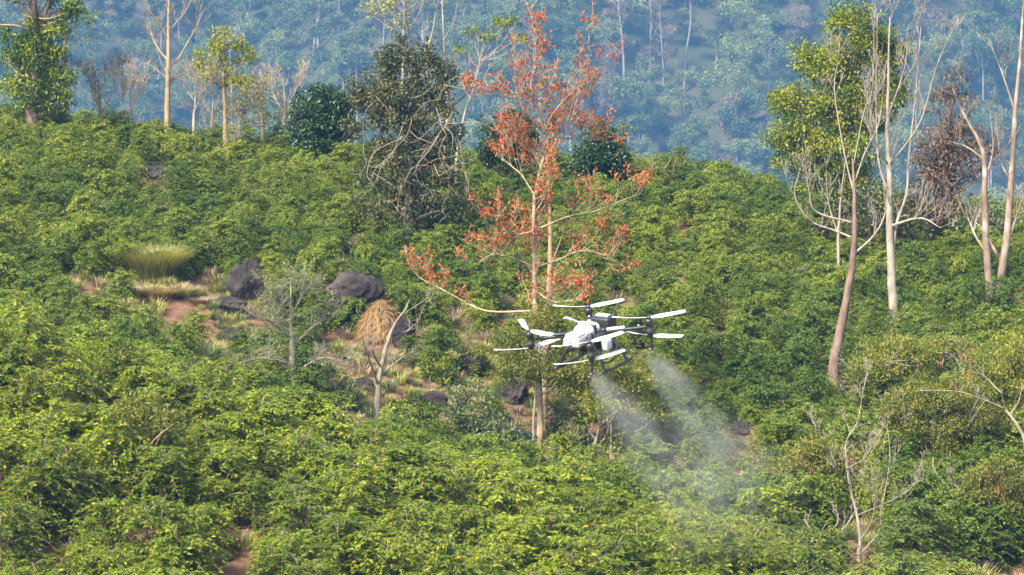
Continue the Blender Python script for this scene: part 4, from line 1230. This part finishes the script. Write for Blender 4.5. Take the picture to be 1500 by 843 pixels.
    for kk, (mx, my) in motors.items():
        u = np.array([mx, my, 0]) / half
        nrm = np.array([-u[1], u[0], 0])
        arm = tb("arm", [u * 0.2 + np.array([0, 0, Z0 - 0.02]), u * 0.6 + np.array([0, 0, Z0 - 0.01]), u * (half - 0.02) + np.array([0, 0, Z0])], [0.042, 0.036, 0.034], K)
        rbox("arm_cover", u * 0.48 + np.array([0, 0, Z0 + 0.035]), (0.34, 0.085, 0.05), math.atan2(u[1], u[0]), W if kk in ("R", "B") else K, 0.02, arm)
        tb("folding_joint", [u * 0.26 + np.array([0, 0, Z0 - 0.09]), u * 0.26 + np.array([0, 0, Z0 + 0.06])], 0.062, K, arm)
        c = np.array([mx, my, Z0])
        lathe("motor", [(0.0, 0.15), (0.05, 0.15), (0.074, 0.13), (0.078, 0.06), (0.06, 0.045), (0.062, -0.045), (0.078, -0.06), (0.074, -0.13), (0.05, -0.15), (0.0, -0.15)], c, K, arm)
        lathe("rotor_hub", [(0.0, 0.055), (0.028, 0.05), (0.04, 0.02), (0.04, 0.0), (0.0, 0.0)], c + np.array([0, 0, 0.15]), K, arm)
        lathe("rotor_hub", [(0.0, 0.0), (0.04, 0.0), (0.04, -0.02), (0.028, -0.05), (0.0, -0.055)], c - np.array([0, 0, 0.15]), K, arm)
        lathe("status_light", [(0.0, 0.012), (0.018, 0.008), (0.02, -0.008), (0.0, -0.012)], u * (half - 0.2) + np.array([0, 0, Z0 + 0.045]), W, arm, sides=10)
        for zz, pair in ((0.17, tips[kk][0]), (-0.17, tips[kk][1])):
            for (dx, dy) in pair:
                blade(arm, c + np.array([0, 0, zz]), ang_of(dx / 80.0, dy / 80.0))
        if kk in ('R', 'F'):
            tb("spray_lance", [c + np.array([0, 0, -0.2]), c + np.array([0.0, 0, -0.32]) - nrm * 0.01, c + np.array([-0.03, 0.0, -0.42])], [0.022, 0.026, 0.03], K, arm)
            lathe("nozzle", [(0.0, 0.03), (0.035, 0.028), (0.055, 0.0), (0.06, -0.02), (0.0, -0.022)], c + np.array([-0.03, 0, -0.43]), K, arm)
    # fuselage
    c0 = np.array([0, 0, Z0])
    nd = np.array([math.cos(ua), math.sin(ua), 0])
    rbox("frame", c0 + np.array([0, 0, -0.05]), (0.78, 0.56, 0.10), ua, K, 0.03)
    tank = rbox("tank", c0 + nd * 0.0 + np.array([-0.05, 0.05, 0.06]), (0.50, 0.42, 0.22), ua, W, 0.095, taper=0.18, seg=5)
    lathe("filler_cap", [(0.0, 0.04), (0.075, 0.035), (0.085, 0.0), (0.085, -0.03), (0.0, -0.03)], c0 + np.array([-0.12, 0.02, 0.18]), G, tank)
    rbox("tank_sump", c0 + np.array([0, 0, -0.22]), (0.40, 0.34, 0.22), ua, K, 0.05)
    nose = rbox("nose_cover", c0 + nd * 0.46 + np.array([0, 0, 0.0]), (0.34, 0.42, 0.2), ua, G, 0.06, taper=0.2, seg=4)
    rbox("nose_panel", c0 + nd * 0.44 + np.array([0, 0, 0.1]), (0.24, 0.3, 0.06), ua, W, 0.02, nose)
    lathe("camera_lens", [(0.0, 0.03), (0.03, 0.025), (0.045, 0.0), (0.0, -0.02)], c0 + nd * 0.62 + np.array([0, 0, -0.03]), GL, nose)
    rbox("tank_band", c0 + np.array([-0.05, 0.05, 0.05]), (0.06, 0.44, 0.235), ua, K, 0.02, tank)
    rbox("side_rail", c0 + np.array([nd[1], -nd[0], 0]) * 0.27 + np.array([0, 0, 0.0]), (0.7, 0.05, 0.07), ua, K, 0.015)
    bat = rbox("battery", c0 - nd * 0.45 + np.array([0, 0, 0.05]), (0.28, 0.4, 0.26), ua, K, 0.03)
    rbox("battery_grip", c0 - nd * 0.45 + np.array([0, 0, 0.2]), (0.12, 0.3, 0.05), ua, G, 0.015, bat)
    sd = np.array([-nd[1], nd[0], 0])
    pump = rbox("pump", c0 + sd * 0.32 - nd * 0.05 + np.array([0, 0, -0.2]), (0.2, 0.14, 0.22), ua, W, 0.04)
    lathe("pump_cap", [(0.0, 0.03), (0.05, 0.03), (0.06, 0.0), (0.06, -0.03), (0.0, -0.03)], c0 + sd * 0.32 - nd * 0.05 + np.array([0, 0, -0.07]), K, pump)
    lathe("radar", [(0.0, 0.1)] + [(0.105 * math.sin(a), 0.105 * math.cos(a)) for a in np.linspace(0.3, 2.8, 9)] + [(0.0, -0.1)], c0 - nd * 0.42 + sd * 0.12 + np.array([0, 0, -0.34]), K, root)
    # landing gear: two inverted-U skids
    for sg in (-1, 1):
        a = sd * sg
        gear = tb("skid", [a * 0.52 + nd * -0.5 + np.array([0, 0, 0.03]), a * 0.52 + np.array([0, 0, 0.02]), a * 0.52 + nd * 0.5 + np.array([0, 0, 0.03])], 0.03, K)
        for fw in (-0.3, 0.3):
            tb("gear_leg", [a * 0.22 + nd * fw * 0.8 + np.array([0, 0, Z0 - 0.1]), a * 0.40 + nd * fw + np.array([0, 0, Z0 * 0.45]), a * 0.52 + nd * fw * 1.15 + np.array([0, 0, 0.03])], 0.027, K, gear)
        tb("cross_brace", [a * 0.40 + nd * -0.3 + np.array([0, 0, Z0 * 0.45]), a * 0.40 + nd * 0.3 + np.array([0, 0, Z0 * 0.45])], 0.02, K, gear)
    for sg in (-1, 1):
        e = sd * sg
        tb("hose", [c0 + e * 0.2 + np.array([0, 0, -0.25]), c0 + e * 0.32 + nd * 0.12 * sg + np.array([0, 0, -0.5]), c0 + e * 0.42 - nd * 0.15 + np.array([0, 0, -0.46]), c0 + e * 0.38 - nd * 0.3 + np.array([0, 0, -0.14])], 0.018, K, n=24)
    return root, d
drone_root, d_dr = drone()

# ------------------------------------------------------------------ spray mist: two plumes drifting down and away
def plume(name, label, p0, p1, r0, r1, dens, seed):
    p0, p1 = at(*p0), at(*p1)
    L = np.linalg.norm(p1 - p0)
    n, s = 16, 20
    mb = MB()
    t = np.linspace(0, 1, n); th = np.arange(s) * 2 * math.pi / s
    rad = 1.15 * (r0 + (r1 - r0) * t ** 0.85)
    V = np.stack([rad[:, None] * np.cos(th), rad[:, None] * np.sin(th), np.repeat((t * L)[:, None], s, 1)], -1).reshape(-1, 3)
    i = np.arange(n - 1)[:, None] * s; j = np.arange(s)[None]
    mb.add(V, np.stack([i + j, i + (j + 1) % s, i + s + (j + 1) % s, i + s + j], -1).reshape(-1, 4))
    mb.f.append(np.array([list(range(s))[::-1]])); mb.f.append(np.array([[(n - 1) * s + q for q in range(s)]]))
    m, nt, out = nodes_of(name + "_volume")
    N, l = nt.nodes, nt.links
    def math_(op, a, b=None, c=None):
        q = N.new("ShaderNodeMath"); q.operation = op
        for k, v in enumerate((a, b, c)):
            if v is None:
                continue
            if isinstance(v, (int, float)):
                q.inputs[k].default_value = v
            else:
                l.new(v, q.inputs[k])
        return q.outputs[0]
    tc = N.new("ShaderNodeTexCoord")
    sx = N.new("ShaderNodeSeparateXYZ"); l.new(tc.outputs["Object"], sx.inputs[0])
    x, y, z = sx.outputs
    rr = math_('SQRT', math_('ADD', math_('MULTIPLY', x, x), math_('MULTIPLY', y, y)))
    tt = math_('DIVIDE', z, L)
    ra = math_('MULTIPLY_ADD', math_('POWER', math_('MAXIMUM', tt, 0.0), 0.85), r1 - r0, r0)
    f = math_('MAXIMUM', math_('SUBTRACT', 1.0, math_('DIVIDE', rr, ra)), 0.0)
    f = math_('POWER', f, 1.2)
    fade = math_('POWER', math_('MAXIMUM', math_('SUBTRACT', 1.0, tt), 0.0), 0.8)
    thin = math_('DIVIDE', 1.0, math_('ADD', ra, 0.12))
    nz = N.new("ShaderNodeTexNoise"); nz.inputs["Scale"].default_value = 2.6; nz.inputs["Detail"].default_value = 4; nz.inputs["Roughness"].default_value = 0.6
    mp = N.new("ShaderNodeMapping"); mp.inputs["Scale"].default_value = (1, 1, 0.4); mp.inputs["Location"].default_value = (seed, 0, 0)
    l.new(tc.outputs["Object"], mp.inputs[0]); l.new(mp.outputs[0], nz.inputs["Vector"])
    nf = math_('MAXIMUM', math_('MULTIPLY_ADD', nz.outputs["Fac"], 5.0, -1.9), 0.04)
    ease = math_('MINIMUM', math_('MULTIPLY_ADD', tt, 9.0, 0.5), 1.0)
    nf = math_('MULTIPLY', nf, ease)
    de = math_('MULTIPLY', math_('MULTIPLY', math_('MULTIPLY', f, fade), math_('MULTIPLY', thin, nf)), dens)
    pv = N.new("ShaderNodeVolumePrincipled")
    pv.inputs["Color"].default_value = (0.90, 0.92, 0.90, 1)
    l.new(de, pv.inputs["Density"])
    l.new(pv.outputs[0], out.inputs["Volume"])
    o = link(name, mb.mesh(name, m), loc=p0, label=label, category="spray mist")
    o.rotation_euler = Vector(p1 - p0).to_track_quat('Z', 'Y').to_euler()
    return o
plume("spray_mist", "white spray mist streaming from the drone's outstretched arm nozzle", (950, 512, d_dr), (1130, 780, d_dr + 2.4), 0.10, 1.4, 0.47, 1.0)
plume("spray_mist", "white spray mist streaming from the nozzle under the drone's body", (867, 547, d_dr - 1.0), (1070, 800, d_dr + 1.8), 0.13, 1.4, 0.40, 7.0)

# ------------------------------------------------------------------ haze filling the valley air
def haze():
    lo, hi = np.array([-1010, -75, -150]), np.array([1010, 1510, 240])
    V = np.array([[x, y, z] for x in (lo[0], hi[0]) for y in (lo[1], hi[1]) for z in (lo[2], hi[2])], float)
    F = np.array([[0, 1, 3, 2], [4, 6, 7, 5], [0, 4, 5, 1], [2, 3, 7, 6], [0, 2, 6, 4], [1, 5, 7, 3]])
    mb = MB(); mb.add(V, F)
    m, nt, out = nodes_of("haze_air")
    pv = nt.nodes.new("ShaderNodeVolumePrincipled")
    pv.inputs["Color"].default_value = (0.19, 0.50, 1.0, 1)
    pv.inputs["Density"].default_value = 0.0002
    nt.links.new(pv.outputs[0], out.inputs["Volume"])
    link("haze", mb.mesh("haze", m), kind="stuff")
haze()
